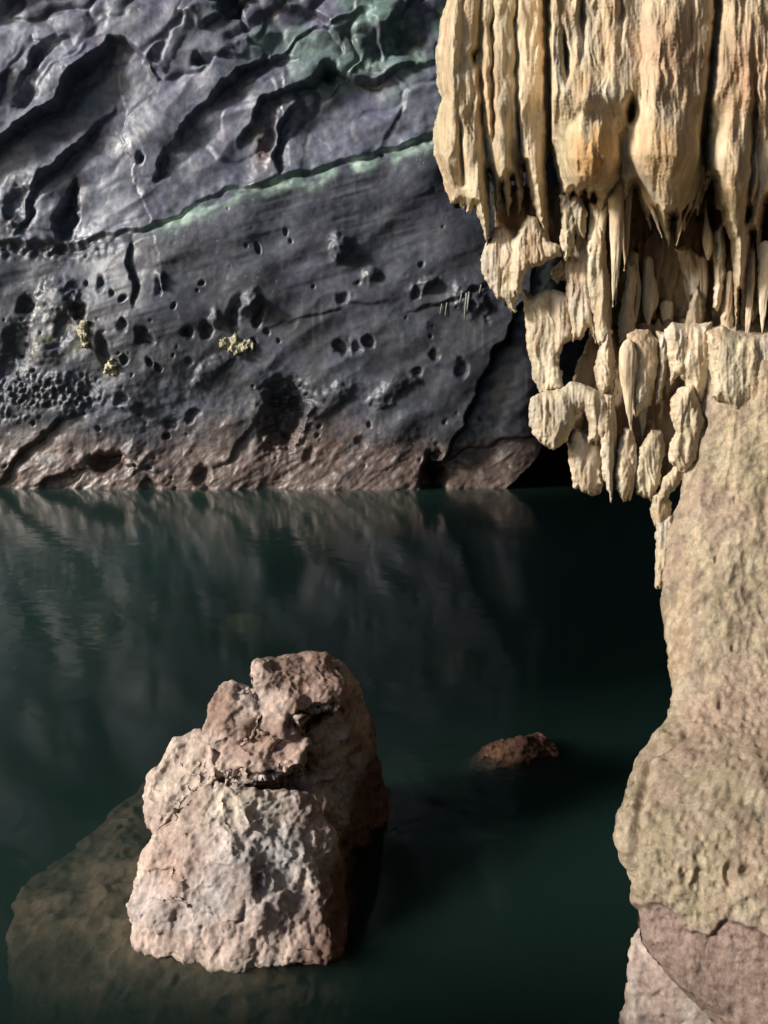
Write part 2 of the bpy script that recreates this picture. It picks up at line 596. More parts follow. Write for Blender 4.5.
    for x, y, rx, ry, d_, r_ in [(286, 420, 19, 32, 1.7, .3), (283, 395, 16, 14, .8, 0), (108, 461, 16, 10, 1.5, -.1), (204, 478, 9, 13, .6, 0), (150, 486, 10, 10, .5, 0),
                                 (60, 484, 16, 7, .4, -.3), (239, 313, 8, 17, .55, .3), (148, 337, 7, 8, .45, 0), (160, 287, 4, 9, .35, .2), (126, 327, 5, 6, .4, 0),
                                 (261, 320, 5, 8, .4, .2), (210, 331, 5, 9, .4, .2), (191, 335, 6, 6, .35, 0), (126, 400, 7, 6, .35, 0), (27, 306, 6, 10, .5, .2),
                                 (20, 345, 13, 20, .55, .2), (107, 350, 7, 15, .5, 0), (102, 284, 4, 8, .35, 0), (84, 313, 6, 10, .45, 0), (343, 347, 7, 7, .45, 0),
                                 (357, 347, 6, 6, .4, 0), (369, 341, 5, 6, .35, 0), (343, 300, 6, 6, .35, 0), (417, 290, 6, 8, .4, .3), (436, 355, 5, 6, .3, 0),
                                 (460, 367, 6, 9, .4, 0), (416, 372, 5, 5, .3, 0), (192, 418, 7, 5, .35, -.3), (170, 422, 7, 4, .3, -.3), (262, 247, 3, 5, .25, 0),
                                 (286, 236, 2.5, 3.5, .2, 0), (510, 262, 3, 5, .3, 0), (470, 208, 3, 5, .3, 0), (66, 330, 10, 16, .3, .2), (130, 360, 4, 4, .3, 0),
                                 (154, 362, 4, 5, .3, 0), (162, 365, 4, 4, .3, 0), (8, 372, 10, 14, .4, 0), (310, 455, 6, 10, .3, .3), (360, 440, 5, 5, .2, 0)]:
        pit(x, y, rx, ry, d_ * .58, r_, 0.01)
    for x, y, rx, ry, d_, r_ in [(250, 305, 9, 14, -.35, .3), (341, 247, 10, 12, -.25, 0), (373, 274, 10, 7, -.22, -.4), (218, 320, 6, 10, -.22, .2),
                                 (60, 300, 20, 18, -.35, .3), (50, 350, 16, 14, -.2, .1), (300, 425, 10, 22, -.3, .3), (425, 285, 14, 7, -.25, -.4), (164, 282, 6, 9, -.2, .2),
                                 (135, 405, 10, 6, -.2, 0), (390, 390, 26, 9, -.2, -.5), (330, 400, 30, 10, -.18, -.6), (214, 368, 22, 9, -.18, -.5), (470, 300, 18, 16, -.25, .2)]:
        pit(x, y, rx, ry, d_, r_)
    # scattered solution pits, thicker in some places, and the spongy patch low on the left
    pz = np.stack([q[:, 0] * 2.6 + 0.3 * fbm(q * 2, 2, 60), q[:, 1] * 2.3, 0 * al + 0.5], 1)
    w1, _, idp = worley(pz, 61)
    pm = lowz * sm(0.1, 0.5, fbm(q * 0.5 + 7, 2, 62) + 0.15 + 0.35 * sm(300, 80, u) * sm(250, 300, v))
    D -= (0.05 + .16 * idp * idp) * pm * sm(0.10 + .26 * idp * idp, 0.02, w1 + .07 * fbm(q * 9, 2, 66))
    sp = sm(125, 90, u - 0.5 * (v - 400)) * sm(366, 380, v) * sm(430, 412, v + 0.12 * u) * sm(-.4, .1, fbm(q * 1.5, 2, 63) + .25)
    s1, _, _ = worley(np.stack([q[:, 0] * 6, q[:, 1] * 4.5, 0 * al], 1), 64)
    D += sp * (0.20 * (0.55 - s1) + .06 * fbm(q * 8, 2, 68))
    rub = sm(150, 60, u) * np.exp(-((v - 248) / 9) ** 2)                       # crumbly line along the left of the step
    D += rub * 0.3 * (0.5 - worley(np.stack([q[:, 0] * 4, q[:, 1] * 4, 0 * al], 1), 65)[0])
    # scalloped foot, washed by the water
    foot = sm(430, 470, v + 10 * fbm(q * 0.5, 2, 70))
    D += foot * (0.07 * ridged(np.stack([al * 0.8, ac * 2.0, 0 * al], 1), 3, 71) + 0.25 * sm(440, 500, v))
    # finer relief everywhere
    ft = sm(330, 450, v + 0.25 * (300 - u))
    D += (0.016 + 0.026 * ft) * fbm(q * 1.7, 3, 80) + (0.003 + 0.010 * ft) * fbm(q * 5, 3, 85) + (0.0035 + 0.007 * ft) * fbm(q * 16, 2, 90)
    D += 0.06 * fbm(np.stack([q[:, 0] * .55 + 4, q[:, 1] * .9 + .2 * q[:, 0], 0 * al], 1), 2, 93) * lowz
    # the upper part leans out over the lake; far right swings back into a low dark passage
    D += 0.0025 * np.maximum(0, 120 - v) * 0.6
    D -= sm(520, 760, u) * 9.0 + sm(560, 900, u) * 8
    edge = np.interp(u, [480, 500, 515, 530, 545, 556, 575, 620, 700], [540, 492, 484, 471, 452, 440, 425, 405, 400])
    D -= sm(-2, 10, wv - edge) * 14 * sm(485, 500, u)
    V = B.copy()
    V[:, 1] -= D
    keep_low = V[:, 2]
    # --- colour of the stone itself
    base = np.array([0.135, 0.150, 0.195])
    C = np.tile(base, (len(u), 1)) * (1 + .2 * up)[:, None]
    k = fbm(q * 0.5 + 11, 4, 100)
    C = mix(C, [0.145, 0.142, 0.225], sm(0.0, 0.6, k + 0.5 * up * top) * 0.7)      # violet grey
    C = mix(C, [0.25, 0.28, 0.345], sm(0.05, 0.6, fbm(q * 0.45 + 31, 4, 103)) * 0.7 * (0.35 + 0.65 * sm(320, 40, u)))
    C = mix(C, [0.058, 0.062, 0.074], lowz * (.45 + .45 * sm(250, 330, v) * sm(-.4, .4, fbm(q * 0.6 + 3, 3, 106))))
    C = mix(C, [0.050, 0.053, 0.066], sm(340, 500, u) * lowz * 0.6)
    gm = sm(170, 330, u) * sm(130, 40, v) * sm(-.5, .25, fbm(q * 0.9 + 2, 4, 110))
    C = mix(C, [0.165, 0.27, 0.235], gm * 0.85)                                     # algae
    gp = np.exp(-((u - 366) / 18) ** 2 - ((v - 74) / 12) ** 2) + np.exp(-((u - 424) / 9) ** 2 - ((v - 62) / 9) ** 2) + 0.7 * np.exp(-((u - 398) / 14) ** 2 - ((v - 24) / 14) ** 2)
    C = mix(C, [0.36, 0.50, 0.42], np.clip(gp, 0, 1) * sm(-.5, .3, fbm(q * 4, 3, 113)) * 0.85)
    below = (wv - main)
    sh = sm(-2, 1, below) * sm(26 + 10 * fbm(q * 1.2, 2, 114), 4, below) * sm(130, 190, u) * sm(-.6, .2, fbm(q * 1.6, 3, 115))
    C = mix(C, [0.25, 0.37, 0.315], sh * 0.95)
    C = mix(C, [0.46, 0.58, 0.50], sh * sm(-.1, .4, fbm(q * 2.2 + 9, 3, 117) + 0.35 * np.exp(-((u - 395) / 30) ** 2)) * 0.7)
    C = mix(C, [0.20, 0.12, 0.095], np.exp(-((u - 262) / 10) ** 2 - ((v - 148) / 22) ** 2) * 0.8)
    bl = np.interp(u, [-50, 60, 150, 260, 330, 430, 560], [426, 422, 434, 416, 418, 440, 430]) + 14 * fbm(q * 0.7 + 1, 3, 120)
    C = mix(C, [0.165, 0.113, 0.088], sm(-14, 26, v - bl) * 0.85)
    C = mix(C, [0.27, 0.22, 0.18], sm(478, 492, v + 4 * fbm(q * 2, 2, 122)) * 0.5)
    dr = sm(0.15, 0.6, noise(np.stack([q[:, 0] * 7, q[:, 1] * 0.35, 0 * al], 1), 130)) * sm(-.1, .4, fbm(q * 0.5 + 60, 2, 131))
    C = mix(C, [0.30, 0.31, 0.31], dr * 0.35 * sm(520, 430, v))
    C *= (1 + 0.30 * fbm(q * 5, 4, 140) + .15 * fbm(np.stack([al * .8, ac * 5, 0 * al], 1), 3, 145))[:, None]
    C = mix(C, [0.06, 0.06, 0.068], sm(.18, .5, fbm(q * 1.1 + 70, 5, 150)) * .55)
    C = mix(C, [0.22, 0.22, 0.12], np.exp(-((u - 60) / 34) ** 2 - ((v - 336) / 26) ** 2) * sm(-.2, .4, fbm(q * 2, 3, 152)) * .6)
    pale = (np.exp(-((u - 551 - 5 * noise(q * .8, 160)) / 9) ** 2) * sm(180, 210, v) * sm(345, 325, v) + .7 * np.exp(-((u - 622) / 9) ** 2 - ((v - 268) / 30) ** 2)) * sm(-.35, .15, fbm(q * 2.2, 3, 161))
    C = mix(C, [0.62, 0.66, 0.56], np.clip(pale, 0, 1))                               # pale calcite run behind the stalactites, painted in to glint in the water
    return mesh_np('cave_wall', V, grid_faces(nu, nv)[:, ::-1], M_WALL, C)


wall = build_wall()
tag(wall, 'tall dark grey limestone cave wall rising from the far side of the pool', 'cave wall', 'thing')



def wall_points():
    me = wall.data
    a = np.empty(len(me.vertices) * 3)
    me.vertices.foreach_get('co', a)
    return a.reshape(-1, 3)


WP = wall_points()
WX, WYp = pix(WP)


def on_wall(x, y):
    return WP[np.argmin((WX - x) ** 2 + (WYp - y) ** 2)]


def crust(x, y, rx, ry, seed):
    c = on_wall(x, y)
    r = random.Random(seed)
    pcs = []
    for k in range(26):
        a, q_ = r.uniform(0, 6.28), r.random() ** .5
        o_ = c + np.array([math.cos(a) * rx * q_ * .03, r.uniform(-.06, .02), math.sin(a) * ry * q_ * .03])
        w = r.uniform(.05, .12)
        pcs.append(hull([o_ + np.array([r.gauss(0, 1), r.gauss(0, 1), r.gauss(0, 1)]) * w * .7 for _ in range(12)]))
    V, Q = fuse(pcs, .022, 4)
    V = V + normals(V, Q) * (.05 * fbm(V * 6, 3, seed) + .02 * fbm(V * 18, 2, seed + 3))[:, None]
    C = np.tile(np.array([.52, .49, .35]), (len(V), 1)) * (1 + .5 * fbm(V * 7, 3, seed + 5))[:, None]
    o_ = mesh_np('mineral_crust', V, Q, M_FLOW, C, wall)
    o_['label'] = 'pale yellowish mineral crust'


crust(237, 344, 14, 7, 11)
crust(85, 333, 5, 13, 12)
crust(113, 368, 6, 6, 13)


def wall_drips():
    r = random.Random(5)
    for k in (0, 1, 3, 4, 5, 8):
        x = [442, 447, 455, 462, 466, 469, 473, 478, 481, 345, 349, 352, 404][k]
        y = [303, 302, 298, 294, 292, 291, 289, 287, 284, 306, 305, 306, 302][k] + r.uniform(-1, 1)
        ln = [9, 12, 5, 8, 24, 20, 7, 6, 8, 16, 8, 12, 10][k]
        pts = []
        c0 = on_wall(x, y)
        for t in np.linspace(0, 1, 6):
            p = on_wall(x - 2 * t, y + ln * t)
            pts.append((np.array([c0[0] - .06 * t, min(p[1], c0[1]) - .03, c0[2] - ln * .031 * t]), (.03 if k in (4, 5) else .018) * (1 - t) ** .7 + .008))
        a = np.linspace(0, 2 * np.pi, 8, endpoint=False)
        V = np.concatenate([p + np.stack([np.cos(a) * w, np.sin(a) * w, 0 * a], 1) for p, w in pts])
        Fq = [[i * 8 + j, i * 8 + (j + 1) % 8, (i + 1) * 8 + (j + 1) % 8, (i + 1) * 8 + j] for i in range(5) for j in range(8)]
        mesh_np('drip', V, Fq[::1], M_FLOW, np.tile(np.array([.30, .31, .29]), (len(V), 1)), wall)


wall_drips()

# ------------------------------------------------------------------ roof, bed and bank of the cave, water
def sheet(name, xs, ys, zf, m, kind='structure'):
    X, Y = [a.ravel() for a in np.meshgrid(xs, ys, indexing='ij')]
    V = np.stack([X, Y, zf(X, Y)], 1)
    o = mesh_np(name, V, grid_faces(len(xs), len(ys)), m)
    return tag(o, kind=kind)


def p2(X, Y, f, z=0.0):
    return np.stack([X * f, Y * f, np.full_like(X, z)], 1)


sheet('ceiling', np.linspace(-18, 45, 90), np.linspace(-16, 44, 90),
      lambda X, Y: 14.5 + 0.33 * np.clip(24 - Y, 0, 50) + 0.28 * np.clip(4 - X, 0, 30) - 0.35 * np.clip(X - 6, 0, 40) + 1.2 * fbm(p2(X, Y, .2), 3, 200), M_DARK)
sheet('lake_bed', np.linspace(-45, 50, 60), np.linspace(-20, 60, 60), lambda X, Y: -3.4 + 0.5 * fbm(p2(X, Y, .2), 3, 210), M_SILT)


def build_bank():
    # the rock shelf the viewer stands on, its edge just below the frame
    xs, ys = np.linspace(-7, 16, 120), np.linspace(-16, 2.4, 140)
    X, Y = [a.ravel() for a in np.meshgrid(xs, ys, indexing='ij')]
    n = fbm(p2(X, Y, .8), 4, 220)
    e = 1.35 + 0.25 * n - 0.10 * X - Y
    z = -1.2 + 2.75 * sm(-0.45, 0.25, e) + 0.12 * n + 1.3 * np.exp(-((X + 4.3) / 1.2) ** 2 - ((Y - .3) / 1.5) ** 8) + 2.2 * np.clip(-3 - Y, 0, 9) * sm(-7, -3, X)  # includes an unseen knob on the left, added to shade the near water
    V = np.stack([X, Y, z], 1)
    return tag(mesh_np('ground', V, grid_faces(len(xs), len(ys)), M_DARK), kind='structure')


build_bank()


def build_shade_block():
    # unseen rock block added left of the frame to shade the right-hand water
    parts = [hull([(-14 + dx, y, z) for dx in (-.8, .8) for y, z in ((-.2, 7.6), (.2, 6.6), (2.5, 6.0), (7, 5.9), (11.5, 6.5), (14, 7.5), (15.6, 9.3), (15.4, 11.6), (10, 14), (-.3, 14))]),
             hull([(-16, 0, 12), (-12, 0, 12), (-16, 10, 12), (-12, 10, 12), (-16, 0, 24), (-10, 0, 24), (-16, 10, 23), (-10, 10, 23)])]
    V, Q = fuse(parts, 0.25, 1)
    V = V + normals(V, Q) * (0.35 * fbm(V * .6, 3, 240))[:, None]
    return tag(mesh_np('shade_block', V, Q, M_DARK), kind='structure')


build_shade_block()


def build_side():
    # inner end of the cave on the right, hidden behind the flowstone
    ys, zs = np.linspace(-16, 46, 100), np.linspace(-3, 16, 50)
    Y, Z = [a.ravel() for a in np.meshgrid(ys, zs, indexing='ij')]
    X = 9 + 0.62 * np.clip(Y - 2, 0, 60) + 1.0 * fbm(p2(Y, Z, .25), 3, 230) + np.clip(-Y, 0, 20) * -0.15
    return tag(mesh_np('cave_end', np.stack([X, Y, Z], 1), grid_faces(len(ys), len(zs)), M_DARK), kind='structure')


build_side()


def build_water():
    x0, x1, y0, y1, zb = -45, 50, -16, 60, -3.0
    V = np.array([[x0, y0, 0], [x1, y0, 0], [x1, y1, 0], [x0, y1, 0], [x0, y0, zb], [x1, y0, zb], [x1, y1, zb], [x0, y1, zb]], float)
    Fc = [[0, 1, 2, 3], [7, 6, 5, 4], [0, 4, 5, 1], [1, 5, 6, 2], [2, 6, 7, 3], [3, 7, 4, 0]]
    return tag(mesh_np('water', V, Fc, M_WATER, smooth=False), kind='structure')


build_water()


# ------------------------------------------------------------------ boulder in the pool and the small rock
def rocky(V, Q, big, pitd, fine, seed, f=1.0, warp=0.0):
    if warp:
        V = V + warp * np.stack([fbm(V * 3.6, 3, seed + 40), fbm(V * 3.6, 3, seed + 44), .8 * fbm(V * 3.6, 3, seed + 48)], 1)
    for _ in range(1):
        N = normals(V, Q)
        V = V + N * (big * (1.2 * fbm(V * 2.0 * f, 2, seed) + .55 * ridged(V * np.array([3.2, 3.2, 4.5]) * f, 2, seed + 20)))[:, None]
    N = normals(V, Q)
    w1, w2, idv = worley(V * np.array([5.0, 5.0, 6.5]) * f + 0.4 * np.stack([fbm(V * 5, 2, seed + 1), fbm(V * 5, 2, seed + 2), fbm(V * 5, 2, seed + 3)], 1), seed + 4)
    d = -pitd * .8 * sm(0.42, 0.1, w1) * sm(-.1, .35, fbm(V * 1.7, 2, seed + 30)) + pitd * 0.35 * (sm(0, .3, w2 - w1) - 0.8) * sm(0, .4, fbm(V * 1.5, 2, seed + 5)) + pitd * .45 * ridged(V * np.array([6, 6, 8]) * f, 3, seed + 25)
    d -= np.percentile(d, 70) + big * .3
    d += fine * ridged(V * 9 * f, 3, seed + 6) * 0.8 + fine * 0.9 * fbm(V * 28 * f, 3, seed + 9)
    w3, _, _ = worley(V * 26 * f, seed + 12)
    d -= fine * 0.9 * sm(0.5, 0.15, w3)
    return V + N * d[:, None]


def build_boulder():
    root = empty('boulder', (-0.6, 4.5, 0))
    tag(root, 'big pinkish grey boulder rising out of the green water', 'boulder')
    b0 = [at_z(133, 948, 0), at_z(240, 968, 0), at_z(336, 957, 0)]
    low = hull([p for q in b0 for p in (q, q + [0, 0.02, -0.05], q + [.02, 0.6, -0.55])] + [[-1.3, 4.9, -.5], [-0.15, 4.9, -.5],
               at(137, 880, 4.15), at(152, 850, 4.3), at(170, 825, 4.45), at(205, 786, 4.38), at(226, 779, 4.32), at(298, 791, 4.4), at(320, 806, 4.5),
               at(336, 848, 4.32), at(225, 850, 4.04), at(318, 870, 4.2)])
    upp = hull([at(262, 670, 5.0), at(285, 655, 5.1), at(328, 660, 5.1), at(346, 682, 5.0), at(363, 693, 5.25), at(371, 745, 5.3), at(210, 716, 4.95),
                at(225, 765, 4.80), at(300, 762, 4.78), at(312, 742, 4.75), at(378, 820, 5.25), [-.95, 4.8, -.5], [-1.1, 5.4, -.5], [0.05, 5.9, -.5], [0.1, 5.3, -.5], [-.3, 4.6, -.5]])
    brow = hull([at(252, 657, 4.82), at(285, 650, 5.0), at(330, 657, 4.95), at(346, 682, 4.85), at(338, 704, 4.70), at(296, 716, 4.62), at(258, 704, 4.66), at(248, 676, 4.74),
                 at(300, 690, 5.4)])
    knob = hull([at(204, 706, 4.72), at(225, 680, 4.8), at(246, 682, 4.78), at(258, 712, 4.62), at(246, 738, 4.55), at(222, 752, 4.55), at(205, 738, 4.62), at(240, 730, 5.1)])
    mid = hull([at(214, 762, 4.52), at(236, 738, 4.62), at(290, 732, 4.66), at(310, 742, 4.58), at(303, 764, 4.46), at(262, 772, 4.42), at(225, 775, 4.44), at(260, 790, 4.9), at(225, 800, 4.7), at(305, 790, 4.8)])
    left = hull([at(142, 802, 4.6), at(148, 768, 4.65), at(165, 746, 4.75), at(195, 727, 4.75), at(214, 738, 4.7), at(220, 790, 4.42), at(172, 836, 4.32),
                 at(152, 824, 4.42), [-1.05, 4.75, -.4], [-1.15, 5.2, -.4], [-.85, 4.5, -.4]])
    link = hull([at(232, 704, 4.74), at(262, 700, 4.68), at(292, 712, 4.64), at(296, 738, 4.60), at(262, 752, 4.52), at(228, 752, 4.56), at(300, 745, 5.1), at(230, 740, 5.0), at(260, 690, 5.1)])
    V, Q = fuse([low, upp, brow, knob, mid, left, link], 0.010, 14)
    V = rocky(V, Q, 0.045, 0.022, 0.0085, 300, warp=.036)
    V[:, 1] += .25 * sm(-.01, -.14, V[:, 2])
    x, y = pix(V)
    N = normals(V, Q)
    wx, wy = x + 6 * fbm(V * 6, 3, 310), y + 6 * fbm(V * 6, 3, 313)
    dig = np.zeros(len(V))
    for pts, dep, wd in [([(205, 790), (226, 774), (262, 779), (310, 768)], .10, 4), ([(280, 722), (300, 716), (322, 712), (345, 704)], .10, 5), ([(206, 745), (204, 775), (180, 800), (166, 832)], .05, 5),
                         ([(232, 700), (242, 690), (250, 672)], .06, 4), ([(262, 690), (285, 684), (300, 690), (332, 676)], .03, 5), ([(150, 800), (166, 772), (190, 760)], .035, 4),
                         ([(140, 880), (156, 872), (185, 882), (205, 892)], .035, 4), ([(238, 862), (246, 842), (262, 826), (282, 834)], .03, 4), ([(258, 905), (256, 884), (262, 872)], .035, 3),
                         ([(240, 925), (243, 905), (239, 890)], .04, 3), ([(276, 930), (288, 915), (300, 900)], .03, 5), ([(318, 815), (310, 840), (322, 860)], .03, 5)]:
        d, sd, ps = path_field(wx, wy, pts)
        dig -= .6 * dep * np.exp(-(d / (wd * 1.3)) ** 2) * sm(0, .15, ps) * sm(1, .85, ps)
    dig *= sm(-.1, .25, -N[:, 1] + .4 * N[:, 2]) * sm(5.2, 4.9, V[:, 1])
    V = V + N * dig[:, None]
    C = np.tile(np.array([0.66, 0.52, 0.445]), (len(V), 1))
    C = mix(C, [0.70, 0.60, 0.50], sm(0, .5, fbm(V * 2.3, 3, 320)) * .7)
    C = mix(C, [0.56, 0.545, 0.54], (np.exp(-((x - 255) / 50) ** 2 - ((y - 865) / 45) ** 2) + .5 * sm(.1, .5, fbm(V * 1.8 + 4, 3, 323))).clip(0, 1) * .85)
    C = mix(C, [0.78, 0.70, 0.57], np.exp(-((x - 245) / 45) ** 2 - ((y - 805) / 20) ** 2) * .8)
    C = mix(C, [0.50, 0.335, 0.26], (np.exp(-((x - 265) / 50) ** 2 - ((y - 750) / 22) ** 2) + np.exp(-((x - 175) / 22) ** 2 - ((y - 870) / 30) ** 2)).clip(0, 1) * .75)
    C = mix(C, [0.25, 0.17, 0.14], sm(.25, .7, fbm(V * 3.1 + 8, 3, 326)) * .5)
    C = mix(C, [0.36, 0.28, 0.20], sm(0.02, -.05, V[:, 2]))
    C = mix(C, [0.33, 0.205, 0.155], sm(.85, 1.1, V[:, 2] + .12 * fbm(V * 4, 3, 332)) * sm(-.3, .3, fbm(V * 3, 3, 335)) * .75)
    C = mix(C, [0.17, 0.085, 0.06], sm(-.10, .10, V[:, 0] + .28 - .25 * (V[:, 2] - .4) + .12 * (4.4 - V[:, 1]) + .12 * fbm(V * 3.5, 3, 338)) * .92)  # red-brown stone, painted darker on the right to deepen that side's shade
    C *= (1 + .2 * fbm(V * 14, 2, 330))[:, None]
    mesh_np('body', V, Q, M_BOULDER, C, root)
    # the ledge under water round its foot
    shelf = hull([at_z(8, 940, -.30), at_z(20, 892, -.30), at_z(60, 860, -.30), at_z(105, 835, -.28), at_z(150, 780, -.28), at_z(30, 985, -.40), at_z(110, 992, -.36),
                  at_z(205, 1000, -.36), at_z(262, 985, -.30), at_z(345, 968, -.30), at_z(150, 880, -.20), at_z(140, 920, -.19), at_z(200, 955, -.22), at_z(60, 900, -.25),
                  [-1.9, 4.6, -2.2], [-1.8, 3.3, -2.2], [.1, 3.5, -2.2], [0.2, 5.6, -2.2], [-1.2, 5.6, -2.2]])
    V, Q = fuse([shelf], 0.020, 3)
    V = rocky(V, Q, 0.05, 0.03, 0.009, 350)
    V[:, 2] = np.minimum(V[:, 2], -.10 + .3 * (V[:, 2] + .10))
    C = np.tile(np.array([0.74, 0.53, 0.35]), (len(V), 1)) * (1 + .25 * fbm(V * 3, 4, 360))[:, None]
    o = mesh_np('submerged_ledge', V, Q, M_BOULDER, C, root)
    o['label'] = 'brown ledge of the boulder seen through the water'


build_boulder()


def build_small_rock():
    c = at_z(520, 756, 0)
    pts = [at_z(482, 755, 0), at_z(560, 755, 0), at_z(520, 760, 0), at(488, 754, c[1] + .12), at(505, 742, c[1] + .2), at(535, 733, c[1] + .22), at(555, 742, c[1] + .15), at(520, 742, c[1] - .02)]
    pts += [c + np.array(d) for d in [(-.5, .5, -.6), (.5, .5, -.6), (.4, .9, -.6), (-.4, .9, -.6)]]
    V, Q = fuse([hull(pts)], 0.012, 2)
    V = rocky(V, Q, 0.05, 0.035, 0.010, 380)
    C = np.tile(np.array([0.15, 0.078, 0.05]), (len(V), 1)) * (1 + .3 * fbm(V * 6, 3, 390))[:, None]
    o = mesh_np('rock', V, Q, M_BOULDER, C)
    tag(o, 'small brown rock just breaking the surface in the shade', 'rock')


build_small_rock()

# ------------------------------------------------------------------ stalactite curtain
YC = 4.7


def lobe(pts, Y=YC, flat=0.8, seed=0, flute=1.0, lean=0.0, step=2.2, na=44):
    """tapered hanging fold: pts = (x, y, half width) down its middle, as measured in the photograph"""
    P = np.array(pts, float)
    s = np.concatenate([[0], np.cumsum(np.hypot(np.diff(P[:, 0]), np.diff(P[:, 1])))])
    n = max(8, int(s[-1] / step))
    t = np.linspace(0, s[-1], n)
    X, Yp, R = [np.interp(t, s, P[:, k]) for k in range(3)]
    ker = np.array([1, 2, 3, 2, 1]) / 9.0
    for _ in range(3):
        for A in (X, R):
            A[2:-2] = np.convolve(A, ker, 'valid')
    a = np.linspace(0, 2 * np.pi, na, endpoint=False)
    rows = []
    for i in range(n):
        yy = Y + lean * (t[i] / s[-1])
        c = at(X[i], Yp[i], yy)
        r = max(R[i], 0.3) * yy / F
        endf = math.sqrt(max(0.0, 1 - max(0, 1 - t[i] / (min(6, R[i] + 1))) ** 2)) * math.sqrt(max(0.0, 1 - max(0, 1 - (s[-1] - t[i]) / min(5, R[i] + .5)) ** 2))
        r *= max(endf, 0.02)
        rows.append(c + np.stack([np.cos(a) * r, np.sin(a) * r * flat, 0 * a], 1))
    V = np.concatenate(rows)
    i, j = np.meshgrid(np.arange(n - 1), np.arange(na), indexing='ij')
    j2 = (j + 1) % na
    Q = np.stack([i * na + j, (i + 1) * na + j, (i + 1) * na + j2, i * na + j2], -1).reshape(-1, 4)
    k = len(V)
    V = np.concatenate([V, [rows[0].mean(0)], [rows[-1].mean(0)]])
    jj = np.arange(na)
    T = np.concatenate([np.stack([np.full(na, k), jj, (jj + 1) % na, (jj + 1) % na], 1),
                        np.stack([np.full(na, k + 1), (n - 1) * na + (jj + 1) % na, (n - 1) * na + jj, (n - 1) * na + jj], 1)])
    return V, np.concatenate([Q, T])


def bundle(p, y, f, ns, seed, step=3.0, na=24, tips=0.10):
    """a fold made of thinner folds hanging side by side, each ending in a tip of its own"""
    r = random.Random(seed)
    P = np.array(p, float)
    n = 40
    s = np.concatenate([[0], np.cumsum(np.hypot(np.diff(P[:, 0]), np.diff(P[:, 1])))])
    T = np.linspace(0, s[-1], n)
    X, Yp, R = [np.interp(T, s, P[:, k]) for k in range(3)]
    hw = R.max()
    out = [lobe(p, y, f, step=step, na=na)]
    for k in range(ns):
        off = -0.9 + 1.8 * (k + r.uniform(.2, .8)) / ns
        a, b = (0.0 if r.random() < .55 else r.uniform(0, .5)), r.uniform(.72, 1.0)
        ia, ib = int(a * (n - 1)), int(b * (n - 1))
        if ib - ia < 6:
            continue
        w = hw * r.uniform(.16, .34)
        sub = []
        ph = r.random() * .5
        for i in range(ia, ib + 1):
            tt = (i - ia) / (ib - ia)
            rad = w * (0.65 + .35 * math.sin(3.1 * tt + ph)) * (1 - tt ** 2 * .9) * min(1, tt * 6 + .3)
            rad = min(rad, max(R[i] * .6, .8))
            sub.append((X[i] + off * max(R[i] * .9, 1.0) + 0.7 * math.sin(tt * 7 + k), Yp[i], max(rad, .8)))
        dep = f * hw * y / F * math.sqrt(max(0, 1 - off * off)) * r.uniform(.55, .95)
        sub.append((sub[-1][0], sub[-1][1] + r.uniform(2, 4 + tips * 60), .5))
        out.append(lobe(sub, y - dep * .85, 1.1, step=step, na=14))
    return out


def flutes(V, Q, seed, amp=1.0):
    """runnels down the stone, then grain"""
    N = normals(V, Q)
    h = np.hypot(N[:, 0], N[:, 1])
    w = np.stack([fbm(V * 3, 2, seed), fbm(V * 3, 2, seed + 1), 0 * h], 1) * 0.35
    p = V * np.array([13, 13, 0.9]) + w
    d = 0.017 * ridged(p, 2, seed + 2) + 0.0080 * ridged(V * np.array([44, 44, 2.6]) + w, 2, seed + 4)
    d = d * h + 0.014 * fbm(V * np.array([5, 5, 3.5]), 3, seed + 6) + 0.0035 * fbm(V * 34, 3, seed + 8)
    return V + N * (d * amp)[:, None]


CREAM = np.array([0.60, 0.50, 0.36])


